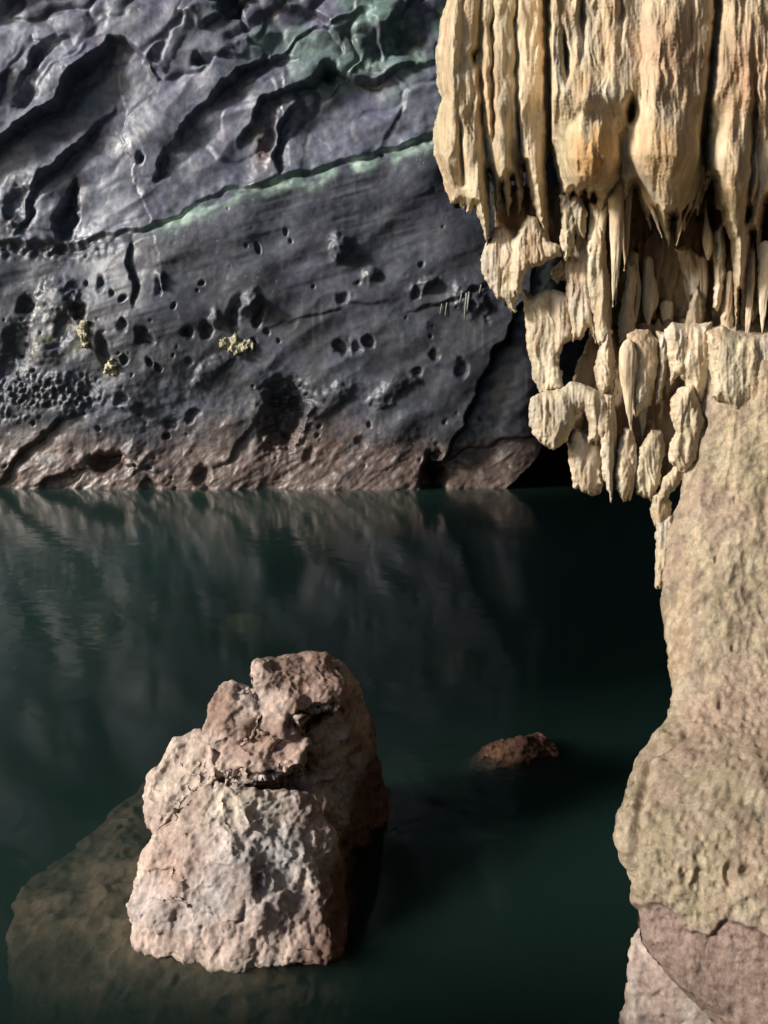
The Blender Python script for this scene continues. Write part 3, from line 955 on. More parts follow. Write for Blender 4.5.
def flow_colour(V, seed, dim=1.0):
    x, y = pix(V)
    C = np.tile(CREAM, (len(V), 1))
    s = V * np.array([9, 9, 1.3])
    C = mix(C, [0.68, 0.59, 0.45], sm(0, .5, fbm(s, 3, seed)) * .8)
    C = mix(C, [0.33, 0.245, 0.16], sm(.15, .6, fbm(V * np.array([16, 16, 1.0]) + 20, 3, seed + 20)) * .38)
    C = mix(C, [0.50, 0.47, 0.42], sm(.1, .5, fbm(V * np.array([5, 5, 3]) + 30, 3, seed + 23)) * .6)
    C = mix(C, [0.47, 0.43, 0.30], sm(.0, .6, fbm(V * np.array([4, 4, 1.2]) + 3, 3, seed + 3)) * .55)      # olive film
    C = mix(C, [0.45, 0.29, 0.17], sm(.1, .6, fbm(V * np.array([7, 7, 2]) + 7, 3, seed + 6)) * .5)
    och = (np.exp(-(((x - 594) / 25) ** 2 + ((y - 155) / 33) ** 2) ** 2) * sm(-.6, -.1, fbm(V * np.array([9, 9, 4]), 2, 427)) + .8 * np.exp(-((x - 585) / 12) ** 2 - ((y - 88) / 16) ** 2)
           + .55 * np.exp(-(((x - 664) / 34) ** 2 + ((y - 150) / 32) ** 2) ** 2) + .4 * np.exp(-((x - 738) / 18) ** 2 - ((y - 180) / 36) ** 2))
    C = mix(C, [0.49, 0.27, 0.095], np.clip(och, 0, 1) * .8)
    red = np.exp(-((x - 665) / 34) ** 2 - ((y - 50) / 45) ** 2) + np.exp(-((x - 750) / 26) ** 2 - ((y - 70) / 60) ** 2)
    C = mix(C, [0.50, 0.31, 0.20], np.clip(red, 0, 1) * .75)
    grey = 1.3 * np.exp(-((x - 602) / 19) ** 2 - ((y - 100) / 18) ** 2)
    C = mix(C, [0.48, 0.45, 0.38], np.clip(grey, 0, 1) * .7)
    C *= (1 + .18 * fbm(V * np.array([22, 22, 6]), 3, seed + 9))[:, None]
    C = mix(C, C * np.array([.96, .97, 1.02]), sm(215, 260, y))
    return np.clip(C * 1.13 * np.array([1.02, 1.0, .96]), 0, .85) * dim


curtain = empty('stalactite_curtain', at(600, 200, YC))
tag(curtain, 'cream stalactite curtain of fluted flowstone hanging from the roof at the right', 'stalactites')

# single stalactites, panels and folds below it
def plate(outline, Y, th, seed, tilt=0.0, curl=0.03, edge=7.0, rag=1.6, dx=0.9, fl=1.0, bulge=None, back=0.0):
    """a hanging sheet of stone: its outline in the photograph, its own distance, bulge and thickness, a ragged rim and runnels"""
    P = np.array(outline, float)
    x0, y0 = P.min(0) - 3
    x1, y1 = P.max(0) + 3
    gx, gy = np.arange(x0, x1, dx), np.arange(y0, y1, dx)
    x, y = [a_.ravel() for a_ in np.meshgrid(gx, gy, indexing='ij')]
    q3 = np.stack([x, y, np.full_like(x, seed * 3.7)], 1)
    hem = sm(y0, y1, y)
    wx = x + rag * fbm(q3 * .14, 3, 1000)
    wy = y + rag * (.6 + 1.5 * hem) * fbm(q3 * np.array([.22, .10, 1]) + 40, 3, 1003)
    inside = np.zeros(len(x), bool)
    dist = np.full(len(x), 1e9)
    px_, py_ = np.zeros(len(x)), np.zeros(len(x))
    for k in range(len(P)):
        a_, b_ = P[k], P[(k + 1) % len(P)]
        e = b_ - a_
        t = np.clip(((wx - a_[0]) * e[0] + (wy - a_[1]) * e[1]) / max(e @ e, 1e-9), 0, 1)
        dist = np.minimum(dist, np.hypot(wx - a_[0] - t * e[0], wy - a_[1] - t * e[1]))
        cr = (a_[1] > wy) != (b_[1] > wy)
        with np.errstate(divide='ignore', invalid='ignore'):
            inside ^= cr & (wx < (b_[0] - a_[0]) * (wy - a_[1]) / (b_[1] - a_[1]) + a_[0])
    sd = np.where(inside, dist, -dist)
    ni, nj = len(gx), len(gy)
    sd2 = sd.reshape(ni, nj)
    gX, gY = np.gradient(sd2, dx)
    gl = np.maximum(np.hypot(gX, gY), .3)
    ok = sd2 > -0.75 * dx
    # rim vertices slide onto the outline
    rim = ok & (sd2 < .5 * dx)
    x = x.reshape(ni, nj) - np.where(rim, gX / gl * np.clip(sd2, -1, 1), 0)
    y = y.reshape(ni, nj) - np.where(rim, gY / gl * np.clip(sd2, -1, 1), 0)
    x, y, sdc = x.ravel(), y.ravel(), np.clip(sd, 0, None)
    prof = np.sqrt(np.clip(1 - (1 - np.clip(sdc / edge, 0, 1)) ** 2, 0, 1))
    q2 = np.stack([x / 22, y / 60, np.full_like(x, seed * 1.3)], 1)
    mid = Y + tilt * (x - P[:, 0].mean()) / 100 + curl * fbm(q2, 2, 1010) + curl * .35 * noise(np.stack([x / 6, y / 70, x * 0 + seed], 1), 1012) * (.3 + hem)
    run = ridged(np.stack([x / 9 + .9 * fbm(np.stack([x / 30, y / 34, x * 0 + seed], 1), 2, 1015), y / 80, x * 0 + seed], 1), 2, 1020) * .010 + ridged(np.stack([x / 3.2, y / 50, x * 0 + seed], 1), 1, 1024) * .0045
    run = run * fl + .009 * fbm(np.stack([x / 11, y / (16 if bulge is None else 46), x * 0 + seed], 1), 3, 1030) + .0025 * fbm(np.stack([x / 2.2, y / 2.6, x * 0 + seed], 1), 2, 1034)
    yf = mid - (th + run * np.clip(sdc / 3, 0, 1)) * prof - .004
    yb = mid + (th * .5) * prof + .004
    if bulge is not None:
        yf = yf - bulge(x, y) * np.clip(sdc / (edge * 1.3), 0, 1) ** .6
        yb = yb + back * np.clip(sdc / 40, 0, 1)
    Pf, Pb = [], []
    d = np.stack([(x - 384) / F, CP - (y - 512) / F * SP, -SP - (y - 512) / F * CP], 1)
    O = np.array([0, 0, CAM_H])
    Vf = O + d * (yf / d[:, 1])[:, None]
    Vb = O + d * (yb / d[:, 1])[:, None]
    cell = ok[:-1, :-1] & ok[1:, :-1] & ok[1:, 1:] & ok[:-1, 1:]
    ii, jj = np.nonzero(cell)
    idx = np.arange(ni * nj).reshape(ni, nj)
    f = np.stack([idx[ii, jj], idx[ii, jj + 1], idx[ii + 1, jj + 1], idx[ii + 1, jj]], 1)
    n = ni * nj
    side = []
    pad = np.pad(cell, 1)
    for (di, dj, c1, c2) in ((-1, 0, (0, 0), (0, 1)), (1, 0, (1, 1), (1, 0)), (0, -1, (1, 0), (0, 0)), (0, 1, (0, 1), (1, 1))):
        m_ = cell & ~pad[1 + di:1 + di + cell.shape[0], 1 + dj:1 + dj + cell.shape[1]]
        a_, b_ = np.nonzero(m_)
        v1, v2 = idx[a_ + c1[0], b_ + c1[1]], idx[a_ + c2[0], b_ + c2[1]]
        side.append(np.stack([v2, v1, v1 + n, v2 + n], 1))
    Q = np.concatenate([f, f[:, ::-1] + n] + side)
    V = np.concatenate([Vf, Vb])
    used = np.unique(Q)
    mp_ = np.full(2 * n, -1)
    mp_[used] = np.arange(len(used))
    return V[used], mp_[Q]


# upper drapery: broad folds grown together in one skin
UP = [
    ([(462, -150, 20), (455, -20, 19), (452, 30, 19), (452, 60, 19), (456, 90, 17), (462, 112, 12)], 4.72, 0.9),
    ([(460, 85, 14), (453, 110, 17), (451, 140, 18), (455, 170, 16), (459, 190, 11), (460, 206, 8)], 4.72, 0.9),
    ([(478, -150, 14), (474, 0, 13), (472, 80, 13), (473, 140, 12), (478, 190, 10), (484, 225, 6), (487, 244, 2)], 4.62, 1.0),
    ([(502, -150, 15), (500, 0, 13), (498, 90, 13), (501, 150, 10), (506, 190, 7), (509, 216, 3)], 4.60, 1.0),
    ([(512, -150, 12), (517, 0, 9), (515, 60, 9), (516, 110, 7), (518, 150, 3)], 4.63, 1.0),
    ([(532, -150, 15), (531, 0, 13), (528, 70, 14), (530, 130, 11), (534, 180, 8), (537, 228, 3)], 4.60, 1.0),
    ([(572, -150, 18), (570, 0, 16), (569, 70, 15), (568, 120, 14), (566, 165, 10), (570, 205, 5)], 4.56, 1.0),
    ([(598, -150, 26), (598, 0, 24), (597, 50, 23), (598, 80, 25), (598, 100, 26), (597, 118, 22)], 4.50, 0.8),
    ([(594, 100, 22), (593, 130, 26), (593, 158, 26), (592, 176, 20), (590, 192, 8)], 4.46, 0.85),
    ([(634, -150, 18), (632, 0, 16), (633, 70, 13), (632, 130, 11), (630, 175, 10), (634, 200, 5)], 4.54, 1.0),
    ([(668, -150, 36), (667, 0, 35), (666, 50, 35), (664, 100, 33), (664, 130, 36), (664, 155, 36), (665, 175, 29), (668, 195, 19), (671, 213, 11), (673, 232, 6), (673, 247, 3)], 4.44, 0.85),
    ([(748, -150, 34), (746, 0, 32), (744, 60, 30), (740, 110, 24), (736, 145, 22), (735, 170, 23), (735, 190, 20), (735, 212, 12), (735, 240, 8), (735, 270, 5), (736, 298, 3), (736, 342, 1)], 4.44, 0.9),
    ([(790, -150, 26), (788, 0, 24), (784, 80, 24), (778, 140, 18), (768, 190, 10), (757, 230, 6), (748, 265, 4), (742, 296, 1.5)], 4.46, 0.9),
    ([(830, -150, 34), (826, 60, 32), (815, 180, 28), (800, 280, 20), (790, 360, 12)], 4.5, 0.9),
    ([(715, -150, 20), (713, -40, 12), (714, 30, 9), (708, 60, 7)], 4.52, 0.9),
]

OUT = [(447, -150), (447, 0), (441, 18), (435, 55), (437, 84), (442, 100), (437, 112), (433, 132), (434, 155), (441, 173), (446, 191), (451, 204), (458, 203), (462, 207), (466, 206), (467, 214), (474, 207), (480, 221), (487, 245),
       (490, 224), (490, 200), (488, 170), (492, 178), (494, 200), (497, 219), (501, 200), (502, 184), (504, 196), (508, 217), (512, 200), (511, 176), (515, 188), (519, 215), (524, 196), (523, 165), (527, 180), (533, 205), (540, 228), (544, 251), (549, 244), (548, 205), (546, 165), (550, 148), (555, 168),
       (559, 186), (562, 208), (565, 196), (569, 206), (573, 194), (580, 200), (584, 191), (589, 203), (593, 194), (598, 200),
       (601, 230), (603, 255), (605, 225), (607, 205), (610, 240), (613, 280), (616, 309), (618, 285), (622, 235), (623, 205), (625, 230), (625, 252), (628, 225), (631, 197), (635, 186), (639, 200), (645, 218), (651, 230), (651, 214), (655, 213), (660, 226), (665, 238), (669, 249), (671, 232), (672, 215), (674, 224), (676, 249), (679, 238), (682, 224), (684, 232), (687, 214), (694, 208), (697, 216), (703, 200), (712, 178), (714, 192), (715, 209), (720, 212), (723, 224),
       (730, 240), (733, 272), (735, 310), (736, 346), (738, 320), (740, 290), (741, 312), (744, 296), (749, 262), (753, 232), (756, 262), (757, 318), (760, 280), (762, 226), (768, 200), (774, 230), (782, 290), (792, 360), (806, 300), (830, 200), (850, 100), (850, -150)]


def folds(x, y):
    """how far the grown-together folds stand out, in metres"""
    acc = np.zeros(len(x))
    kk = 0.024
    for k, (p, yy, f) in enumerate(UP):
        P = np.array(p, float)
        cx, hw = np.interp(y, P[:, 1], P[:, 0]), np.maximum(np.interp(y, P[:, 1], P[:, 2]), 1.0)
        out = np.clip(P[0, 1] - y, 0, None) + np.clip(y - P[-1, 1], 0, None)
        e = np.abs(x + 2.5 * fbm(np.stack([x / 30, y / 40, x * 0 + k], 1), 2, 1050) - cx) / hw
        h = np.where(e < 1, hw * .0062 * f * np.sqrt(np.clip(1 - e * e, 0, 1)), -(e - 1) * hw * .0062 * 1.6)
        h = 4.74 - yy + 1.05 * h - out * .006
        acc += np.exp(np.clip((h + .1) / kk, -60, 60))
    base = np.where(x > 552, .46, .25) * sm(200, 90, y) * sm(433, 455, x) - .06 * sm(150, 220, y) + .02 * fbm(np.stack([x / 40, y / 40, x * 0], 1), 2, 1055)
    acc += np.exp((base + .1) / kk)
    h = kk * np.log(acc + 1e-9) - .1
    for bx, by, rx, ry, am in [(593, 150, 25, 30, .07), (599, 90, 24, 22, .05), (665, 150, 36, 40, .09), (665, 40, 36, 50, .04), (735, 170, 24, 38, .07), (748, 60, 28, 50, .03),
                               (450, 50, 17, 38, .05), (451, 150, 15, 34, .05), (570, 150, 12, 40, .03), (500, 100, 14, 60, .03), (530, 90, 13, 60, .03), (632, 150, 10, 40, -.05), (640, 60, 8, 60, -.03)]:
        h += am * np.exp(-((x - bx) / rx) ** 2 - ((y - by) / ry) ** 2)
    h += .024 * fbm(np.stack([x / 26, y / 70, x * 0 + 3], 1), 3, 1070)
    # long dark clefts between them
    for pts, dep, w in [([(546, -150), (546, 40), (548, 110), (551, 200)], .15, 3.5), ([(717, -150), (717, 20), (709, 90), (704, 150), (706, 230)], .17, 4.5), ([(482, -60), (480, 60), (484, 140), (488, 220)], .05, 3), ([(519, -100), (516, 30), (517, 110), (522, 200)], .05, 2.5),
                        ([(494, -40), (492, 60), (494, 150)], .06, 2.5), ([(633, 90), (631, 110), (633, 128)], .12, 4), ([(585, -80), (582, 20), (583, 60), (575, 76)], .05, 3), ([(620, -60), (622, 30), (620, 60)], .04, 2.5), ([(562, 20), (566, 60), (567, 92)], .10, 3),
                        ([(478, 44), (474, 56), (475, 70)], .08, 3), ([(752, 20), (756, 100), (752, 170), (746, 230)], .10, 3), ([(457, 96), (461, 130), (462, 190)], .035, 2.5), ([(690, -100), (692, 10), (690, 60)], .04, 3)]:
        d, sd, ps = path_field(x + 2 * fbm(np.stack([x / 9, y / 16, x * 0], 1), 2, 1060), y, pts)
        h -= dep * np.exp(-(d / w) ** 2) * sm(0, .45, ps) * sm(1, .6 if pts[-1][1] < 140 else .93, ps)
    return np.maximum(h, -.12)


V, Q = plate(OUT, 4.74, .02, 99, curl=.015, edge=7, rag=1.2, fl=.75, bulge=folds, back=.35, dx=.95)
mesh_np('drapery', V, Q, M_FLOW, flow_colour(V, 420), curtain)

PLATES = [
    ('flowstone_panel', [(487, 240), (481, 255), (481, 268), (486, 282), (493, 292), (498, 301), (504, 300), (508, 307), (513, 314), (516, 311), (516, 302), (520, 294), (519, 270), (514, 236), (505, 225), (492, 228)], 4.76, .05, dict(tilt=-.12)),
    ('flowstone_panel', [(512, 240), (518, 232), (527, 215), (536, 217), (548, 240), (560, 245), (563, 255), (551, 259), (541, 266), (530, 268), (524, 276), (521, 294), (513, 294), (510, 270)], 4.68, .05, dict(tilt=-.1)),
    ('flowstone_fold', [(560, 236), (563, 222), (572, 208), (577, 225), (574, 245), (566, 262), (560, 250)], 4.66, .04, {}),
    ('flowstone_fold', [(548, 275), (561, 259), (574, 264), (571, 277), (556, 283)], 4.86, .03, {}),
    ('flowstone_panel', [(522, 288), (525, 320), (527, 350), (531, 364), (533, 381), (541, 393), (552, 392), (563, 388), (562, 371), (559, 364), (562, 348), (568, 341), (574, 341), (573, 320), (571, 296), (555, 289), (545, 290), (533, 296)], 4.82, .05, dict(tilt=-.15, edge=10)),
    ('flowstone_panel', [(564, 240), (575, 228), (588, 228), (593, 250), (591, 290), (597, 330), (595, 343), (588, 328), (581, 339), (572, 342), (569, 320), (566, 290)], 4.76, .045, dict(tilt=-.1)),
    ('flowstone_panel', [(588, 200), (604, 205), (606, 240), (609, 290), (608, 318), (613, 332), (604, 346), (597, 344), (593, 320), (586, 280)], 4.70, .05, {}),
    ('flowstone_fold', [(560, 195), (580, 190), (588, 215), (584, 240), (575, 232), (570, 250), (562, 228)], 4.66, .04, {}),
    ('flowstone_panel', [(529, 402), (531, 397), (542, 392), (562, 388), (571, 381), (583, 384), (595, 388), (603, 392), (613, 400), (615, 440), (588, 444), (588, 423), (582, 411), (576, 414), (575, 425), (570, 432), (567, 442), (555, 450), (546, 447), (533, 436), (529, 421)], 4.74, .09, dict(edge=14, curl=.04)),
    ('flowstone_panel', [(568, 434), (575, 426), (588, 436), (602, 440), (603, 484), (601, 493), (590, 496), (583, 493), (573, 486), (568, 456)], 4.80, .05, dict(edge=9)),
    ('flowstone_fold', [(602, 391), (615, 395), (614, 437), (614, 475), (611, 505), (608, 491), (602, 472), (600, 437)], 4.70, .05, dict(edge=6)),
    ('flowstone_fold', [(608, 322), (614, 346), (616, 374), (613, 388), (602, 396), (595, 381), (594, 367), (600, 343)], 4.70, .07, dict(edge=9)),
    ('flowstone_fold', [(624, 345), (628, 334), (636, 329), (649, 330), (658, 341), (659, 362), (654, 390), (651, 405), (642, 410), (636, 417), (632, 414), (630, 379)], 4.66, .085, dict(edge=13)),
    ('flowstone_fold', [(624, 428), (632, 428), (637, 451), (634, 475), (630, 489), (627, 502), (622, 501), (616, 491), (615, 470), (617, 451)], 4.72, .06, dict(edge=9)),
    ('flowstone_panel', [(651, 430), (662, 430), (666, 447), (661, 470), (662, 484), (651, 501), (636, 494), (635, 472), (640, 447)], 4.74, .06, dict(edge=9)),
    ('flowstone_fold', [(676, 464), (682, 468), (682, 480), (672, 494), (661, 502), (658, 494), (664, 477)], 4.68, .06, dict(edge=9)),
    ('flowstone_fold', [(670, 400), (679, 388), (695, 382), (706, 420), (700, 460), (684, 475), (670, 461), (668, 449), (675, 432), (670, 414)], 4.52, .09, dict(edge=12)),
    ('flowstone_fold', [(664, 330), (672, 322), (690, 324), (712, 322), (716, 360), (704, 404), (692, 400), (684, 381), (679, 376), (670, 386), (669, 362)], 4.54, .10, dict(edge=14)),
    ('flowstone_fold', [(706, 332), (722, 325), (742, 337), (770, 334), (790, 336), (790, 400), (752, 430), (728, 405), (712, 398)], 4.42, .10, dict(edge=16, fl=.5)),
    ('flowstone_fold', [(656, 330), (670, 334), (668, 362), (662, 397), (656, 409), (655, 396), (660, 367)], 4.66, .04, dict(edge=6)),
    ('flowstone_fold', [(650, 494), (664, 490), (672, 502), (671, 520), (662, 530), (654, 524), (650, 510)], 4.74, .06, dict(edge=9)),
    ('flowstone_panel', [(656, 518), (672, 515), (677, 540), (672, 560), (667, 575), (664, 590), (656, 588), (655, 560)], 4.74, .04, dict(edge=6)),
    ('flowstone_fold', [(714, 232), (724, 222), (726, 273), (719, 312), (713, 305), (716, 256)], 4.78, .04, dict(edge=5)),
    ('flowstone_fold', [(674, 248), (690, 246), (703, 256), (706, 280), (698, 294), (690, 297), (684, 277), (677, 268)], 4.98, .05, dict(edge=6, curl=.06)),
    ('flowstone_fold', [(681, 332), (690, 302), (697, 288), (706, 300), (703, 330)], 4.92, .05, dict(edge=7)),
    ('flowstone_fold', [(628, 262), (636, 264), (637, 284), (633, 310), (636, 334), (618, 344), (620, 310), (625, 284)], 4.86, .04, dict(edge=6)),
    ('flowstone_fold', [(722, 300), (730, 280), (735, 300), (734, 336), (720, 334)], 4.80, .03, dict(edge=6)),
    ('flowstone_fold', [(746, 312), (754, 298), (757, 312), (752, 324), (746, 322)], 4.78, .03, dict(edge=5)),
]
for k, (nm, pts, y, th, kw) in enumerate(PLATES):
    V, Q = plate(pts, y, th, k + 1, **kw)
    mesh_np(nm, V, Q, M_FLOW, flow_colour(V, 440 + k), curtain)

LOW = [
    ('stalactite', [(615, 160, 11), (616, 200, 8), (616, 240, 7), (615, 270, 5), (614, 292, 3), (613, 308, 1)], 4.55, 1),
    ('stalactite', [(603, 180, 8), (602, 215, 6), (601, 245, 4), (600, 262, 1)], 4.66, 1),
    ('stalactite', [(628, 180, 7), (627, 215, 5), (626, 250, 4), (624, 272, 1)], 4.62, 1),
    ('stalactite', [(644, 185, 5), (650, 205, 4), (657, 222, 3), (662, 238, 1)], 4.50, 1),
    ('stalactite', [(689, 190, 6), (686, 212, 4), (680, 232, 2), (676, 246, 1)], 4.50, 1),
    ('stalactite', [(700, 165, 6), (697, 195, 4), (690, 218, 2), (684, 232, 1)], 4.52, 1),
    ('stalactite', [(600, 270, 10), (604, 310, 9), (606, 330, 6), (607, 345, 2)], 4.84, .7),
    ('stalactite', [(632, 250, 7), (634, 290, 8), (632, 318, 6), (630, 336, 3)], 4.95, .8),
    ('stalactite', [(648, 255, 5), (649, 280, 8), (650, 302, 9), (648, 320, 4), (647, 332, 1)], 4.95, .9),
    ('stalactite', [(705, 200, 2), (706, 222, 3), (707, 238, 6), (708, 250, 6), (708, 262, 2)], 4.72, 1),
    ('stalactite', [(684, 245, 7), (690, 275, 8), (692, 300, 6), (693, 318, 2)], 5.0, .8),
    ('stalactite', [(702, 255, 6), (704, 280, 6), (703, 300, 4), (702, 312, 1)], 4.92, .8),
    ('stalactite', [(718, 235, 7), (720, 262, 7), (719, 290, 5), (717, 312, 2)], 4.86, .8),
    ('stalactite', [(730, 270, 4), (728, 300, 4), (726, 328, 3), (725, 345, 1)], 4.75, .8),
    ('stalactite', [(751, 245, 6), (750, 285, 5), (748, 320, 4), (746, 348, 1)], 4.64, .9),
    ('stalactite', [(765, 240, 7), (764, 280, 6), (763, 310, 4), (762, 334, 1)], 4.52, .9),
    ('stalactite', [(742, 300, 3), (743, 315, 5), (743, 328, 4), (742, 338, 1)], 4.78, .9),
    ('stalactite', [(666, 300, 8), (668, 318, 7), (668, 332, 4), (668, 344, 2)], 5.0, .8),
    ('stalactite', [(629, 338, 4), (628, 350, 10), (628, 370, 10), (629, 392, 7), (630, 412, 4), (631, 432, 1)], 4.56, .95),
    ('stalactite', [(604, 384, 7), (609, 410, 8), (611, 445, 8), (611, 478, 5), (611, 503, 1)], 4.74, .8),
    ('stalactite', [(628, 428, 4), (627, 445, 10), (628, 465, 11), (629, 484, 7), (630, 502, 2)], 4.72, .8),
    ('stalactite', [(663, 505, 9), (664, 535, 8), (662, 560, 6), (659, 580, 5), (657, 590, 3)], 4.82, .8),
    ('stalactite', [(672, 515, 5), (671, 545, 4), (668, 570, 2), (666, 580, 1)], 4.84, .8),
    ('stalactite', [(642, 405, 4), (643, 418, 5), (643, 430, 3), (642, 440, 1)], 4.86, .8),
]
for k, (kind, p, y, f) in enumerate(LOW):
    V, Q = lobe(p, y, f, step=1.6, na=44)
    Q = Q[:, ::-1]
    V = flutes(V, Q, 500 + k * 13, 0.4)
    mesh_np('stalactite', V, Q, M_FLOW, flow_colour(V, 420 + k), curtain)

# the rock they hang from behind, deep in the hollows
back = [hull([at(575, 190, 5.1), at(640, 190, 5.1), at(800, 190, 5.0), at(800, 360, 5.05), at(650, 345, 5.25), at(600, 325, 5.1), at(592, 260, 5.05),
              at(600, 200, 5.7), at(840, 200, 5.8), at(840, 360, 5.9), at(640, 345, 5.7)]),
        hull([at(596, 330, 4.95), at(690, 320, 5.0), at(700, 470, 4.95), at(650, 480, 4.95), at(600, 470, 4.9), at(575, 440, 4.95), at(575, 400, 4.95), at(640, 400, 5.5), at(700, 400, 5.5), at(640, 340, 5.5)]),
        hull([at(500, 190, 4.9), at(570, 190, 4.85), at(575, 262, 4.95), at(505, 240, 4.95), at(520, 200, 5.3), at(580, 240, 5.3)])]
V, Q = fuse(back, 0.016, 3)
V = flutes(V, Q, 800, 2.2)
mesh_np('backing_rock', V, Q, M_FLOW, flow_colour(V, 810) * np.array([.5, .42, .36]), curtain)  # colour scaled down to deepen the shade of the hollows


# ------------------------------------------------------------------ the flowstone mass on the right, and the pale rock at its foot
def build_mass():
    # silhouette points down the left side: (x, y, distance)
    L = np.array([(690, 318, 4.75), (692, 345, 4.62), (693, 380, 4.60), (690, 420, 4.58), (686, 455, 4.55), (684, 480, 4.52), (678, 505, 4.46), (672, 540, 4.40), (667, 575, 4.33), (664, 605, 4.27),
                  (668, 640, 4.18), (672, 670, 4.08), (676, 700, 3.98), (672, 722, 3.9), (662, 742, 3.8), (648, 757, 3.68), (630, 772, 3.55), (616, 795, 3.45), (610, 822, 3.38), (612, 848, 3.34), (624, 866, 3.31), (631, 884, 3.29), (631, 915, 3.26), (632, 945, 3.23), (637, 965, 3.20), (650, 985, 3.16), (672, 990, 3.13), (690, 1000, 3.1), (706, 1020, 3.06), (725, 1055, 3.0), (760, 1120, 2.9)])
    P = np.array([at(*q) for q in L])
    z = P[:, 2]
    zs = np.linspace(z.min(), z.max(), 560)
    o = np.argsort(z)
    X = np.interp(zs, z[o], P[o, 0])
    Y = np.interp(zs, z[o], P[o, 1])
    # cross-section: from the hidden back round the left flank and across the front
    th = np.concatenate([np.linspace(-1.0, 0, 60), np.linspace(0, 1.0, 420)[1:]])
    R = 0.16
    for _ in range(3):
        kk = np.ones(25) / 25
        X = np.convolve(np.pad(X, 12, 'edge'), kk, 'valid')
        Y = np.convolve(np.pad(Y, 12, 'edge'), kk, 'valid')
    Vr = []
    for x0, y0 in zip(X, Y):
        a = np.where(th < 0, -th * 1.9, 0)
        fx = np.where(th < 0, 1.2 * th * th - (2.6 + 3.5 * float(np.clip((.75 - zs[len(Vr)]) / .4, 0, 1))) * th * (x0 / y0), 0.0)
        fy = np.where(th < 0, -1.9 * th, 0.0)
        t = np.clip(th, 0, 1) * 2.2
        # quarter-round edge, then a face that comes slowly forward to the right
        fx = fx + np.where(th >= 0, t - R * (1 - np.exp(-t / R)) * 0.75, 0)
        fy = fy + np.where(th >= 0, -R * 1.1 * (1 - np.exp(-t / R)) - 0.30 * t, 0)
        k = max(0, (zs[len(Vr)] - z.max() + .34) / .34)
        Vr.append(np.stack([x0 + fx + .10 * k * k, y0 + fy + .75 * k ** 2.5, np.zeros_like(fx)], 1))
    V = np.array(Vr)
    V[:, :, 2] = zs[:, None]
    nv, na = V.shape[:2]
    V = V.reshape(-1, 3)
    i, j = np.meshgrid(np.arange(nv - 1), np.arange(na - 1), indexing='ij')
    Q = np.stack([i * na + j, i * na + j + 1, (i + 1) * na + j + 1, (i + 1) * na + j], -1).reshape(-1, 4)
    N = normals(V, Q)
    if N[:, 1].mean() > 0:
        Q = Q[:, ::-1]
        N = -N
    x, y = pix(V)
    d = 0.05 * fbm(V * np.array([1.6, 1.6, .9]), 2, 600)
    runs = sm(760, 600, y)
    d += runs * 0.020 * ridged(V * np.array([7, 7, .8]) + .4 * np.stack([fbm(V * 1.5, 2, 603)] * 3, 1), 2, 604)
    d += 0.010 * fbm(V * 9, 3, 607)
    w1, w2, _ = worley(V * np.array([24, 24, 17]), 610)
    gr = sm(640, 760, y) * sm(960, 880, y) + .35
    d -= 0.010 * gr * sm(.5, .12, w1) + .016 * sm(.45, .1, worley(V * np.array([13, 13, 8]), 616)[0]) * sm(820, 880, y) * sm(-.1, .3, fbm(V * 3, 2, 617))
    d += 0.0045 * fbm(V * 45, 3, 612)
    # crusted rim: the upper coat ends in a broken edge above the smoother pink stone
    rim = np.interp(x, [600, 632, 660, 690, 705, 722, 740, 768, 900], [905, 906, 908, 935, 940, 925, 922, 934, 936]) + 7 * fbm(V * 7, 3, 620)
    coat = sm(6, -4, y - rim)
    d += 0.035 * coat * (1 + .4 * fbm(V * 8, 2, 622))
    for cx, cy, rx, ry, dep in [(690, 735, 10, 9, .035), (720, 706, 3, 6, .03), (716, 560, 2, 4, .02), (735, 500, 2, 4, .02), (742, 318, 8, 12, .06), (705, 425, 4, 12, .05), (733, 648, 3, 4, .02),
                                (700, 880, 8, 20, .03), (748, 870, 10, 8, .04), (730, 872, 6, 14, .03), (664, 860, 7, 10, .02)]:
        r = np.hypot((x - cx) / rx, (y - cy) / ry) + .3 * fbm(V * 14, 2, 630)
        d -= dep * sm(1.2, .4, r)
    # shallow step running up to the right, lower lobe swelling out below it
    dd, sd, ps = path_field(x + 6 * fbm(V * 4, 2, 640), y + 6 * fbm(V * 4, 2, 641), [(640, 772), (680, 750), (712, 715), (740, 690), (790, 665)])
    d += sm(0, .1, ps) * np.where(sd > 0, -0.022 * np.exp(-dd / 9), 0.02 * np.exp(-dd / 40))
    dd, sd, ps = path_field(x, y, [(648, 770), (640, 800), (634, 840), (633, 880)])
    d -= 0.035 * np.exp(-(dd / 5) ** 2)
    V[:, 2] += .05 * fbm(V[:, :3] * np.array([5, 5, 0]), 3, 645) * sm(V[:, 2].max() - .4, V[:, 2].max(), V[:, 2])
    V = V + N * (d - np.percentile(d, 45))[:, None]
    C = np.tile(np.array([0.365, 0.29, 0.205]), (len(V), 1))
    s = V * np.array([5, 5, 1.0]) + .5 * np.stack([fbm(V * 2, 2, 650)] * 3, 1)
    C = mix(C, [0.455, 0.375, 0.24], sm(.1, .55, fbm(s, 4, 651)) * .7)                 # yellowish runs
    C = mix(C, [0.30, 0.25, 0.15], sm(.05, .5, fbm(s * 1.3 + 4, 3, 655)) * .6)       # olive
    C = mix(C, [0.37, 0.27, 0.20], sm(0, .5, fbm(V * 2.2, 3, 658)) * .6)
    C = mix(C, [0.40, 0.34, 0.29], sm(470, 350, y) * sm(775, 690, x) * .7)           # greyer head
    C = mix(C, [0.40, 0.26, 0.18], np.exp(-((x - 680) / 14) ** 2 - ((y - 640) / 50) ** 2) * .6)
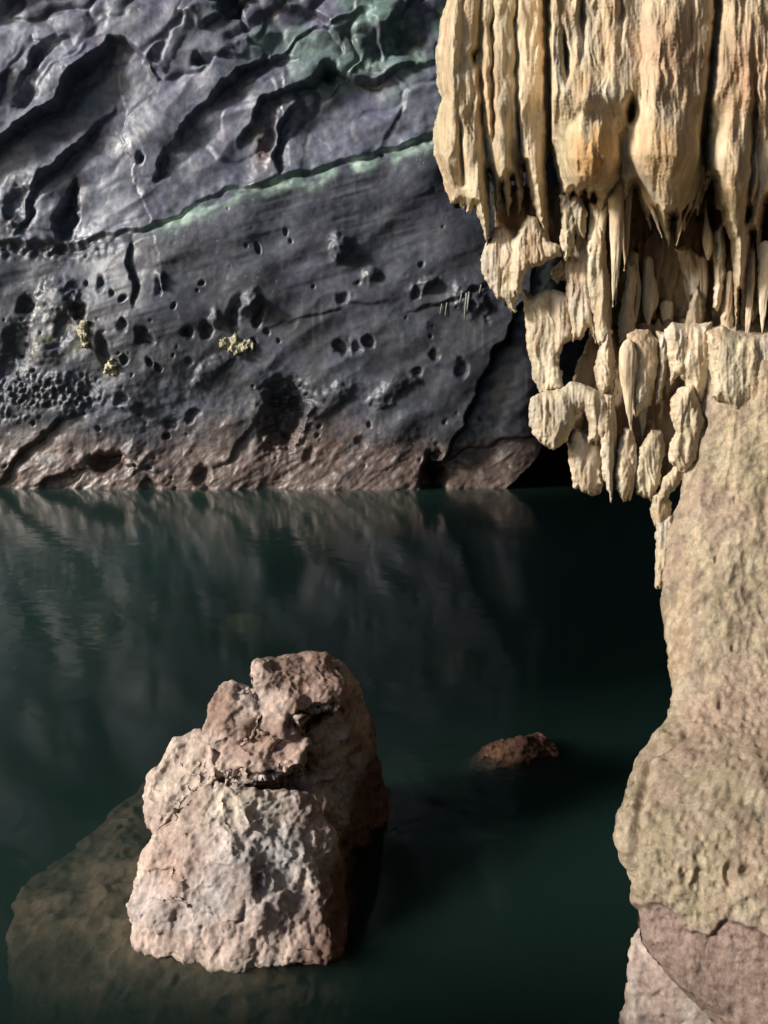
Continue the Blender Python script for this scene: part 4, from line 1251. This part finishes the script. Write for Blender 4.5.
    C = mix(C, [0.43, 0.36, 0.26], sm(0, .4, fbm(V * 6, 3, 661)) * sm(740, 800, y) * .5)
    C = mix(C, [0.30, 0.21, 0.175], sm(-16, 10, y - rim + 10 * fbm(V * 5, 3, 680)) * .92)
    C = mix(C, [0.27, 0.17, 0.15], np.exp(-((x - 690) / 9) ** 2 - ((y - 737) / 8) ** 2) * .7)
    C = mix(C, [0.50, 0.425, 0.275], sm(.1, .4, fbm(V * np.array([11, 11, .9]) + 33, 4, 690)) * .55 * sm(760, 600, y) * sm(675, 700, x))
    C = mix(C, [0.24, 0.19, 0.14], sm(.12, .5, fbm(V * np.array([9, 9, 1.5]) + 13, 4, 668)) * .6 * sm(780, 700, y))
    C = mix(C, [0.52, 0.45, 0.33], sm(.15, .5, fbm(V * np.array([8, 8, 3]) + 23, 4, 671)) * .45 * coat)
    C = mix(C, [0.38, 0.27, 0.21], sm(.1, .5, fbm(V * 1.8 + 41, 3, 675)) * .5)
    C *= (1 + .32 * fbm(V * 26, 3, 665))[:, None]
    o = mesh_np('flowstone_mass', V, Q, M_MASS, C)
    tag(o, 'bulging tan flowstone mass with a pinkish base along the right edge', 'flowstone')


build_mass()


def build_foot_rock():
    pts = [at(632, 985, 3.40), at(630, 965, 3.42), at(633, 935, 3.48), at(648, 922, 3.5), at(690, 950, 3.4), at(745, 1000, 3.35), at(755, 1060, 3.3), at(648, 1008, 3.36), at(672, 1046, 3.3), at(638, 996, 3.38)]
    pts += [np.array(p) for p in [(1.15, 3.5, -.6), (1.3, 3.2, -.6), (1.9, 3.0, -.6), (1.9, 3.8, -.6), (1.9, 3.8, .5), (1.9, 3.2, .3)]]
    V, Q = fuse([hull(pts)], 0.010, 2)
    V = rocky(V, Q, 0.03, 0.02, 0.006, 700)
    C = np.tile(np.array([0.66, 0.51, 0.43]), (len(V), 1))
    C = mix(C, [0.80, 0.70, 0.60], sm(0, .4, fbm(V * np.array([11, 11, 1.5]), 3, 710)) * .8)
    C *= (1 + .2 * fbm(V * 12, 3, 712))[:, None]
    o = mesh_np('waterside_rock', V, Q, M_BOULDER, C)
    tag(o, 'pale pink rock at the waterline below the tan flowstone', 'rock')


build_foot_rock()
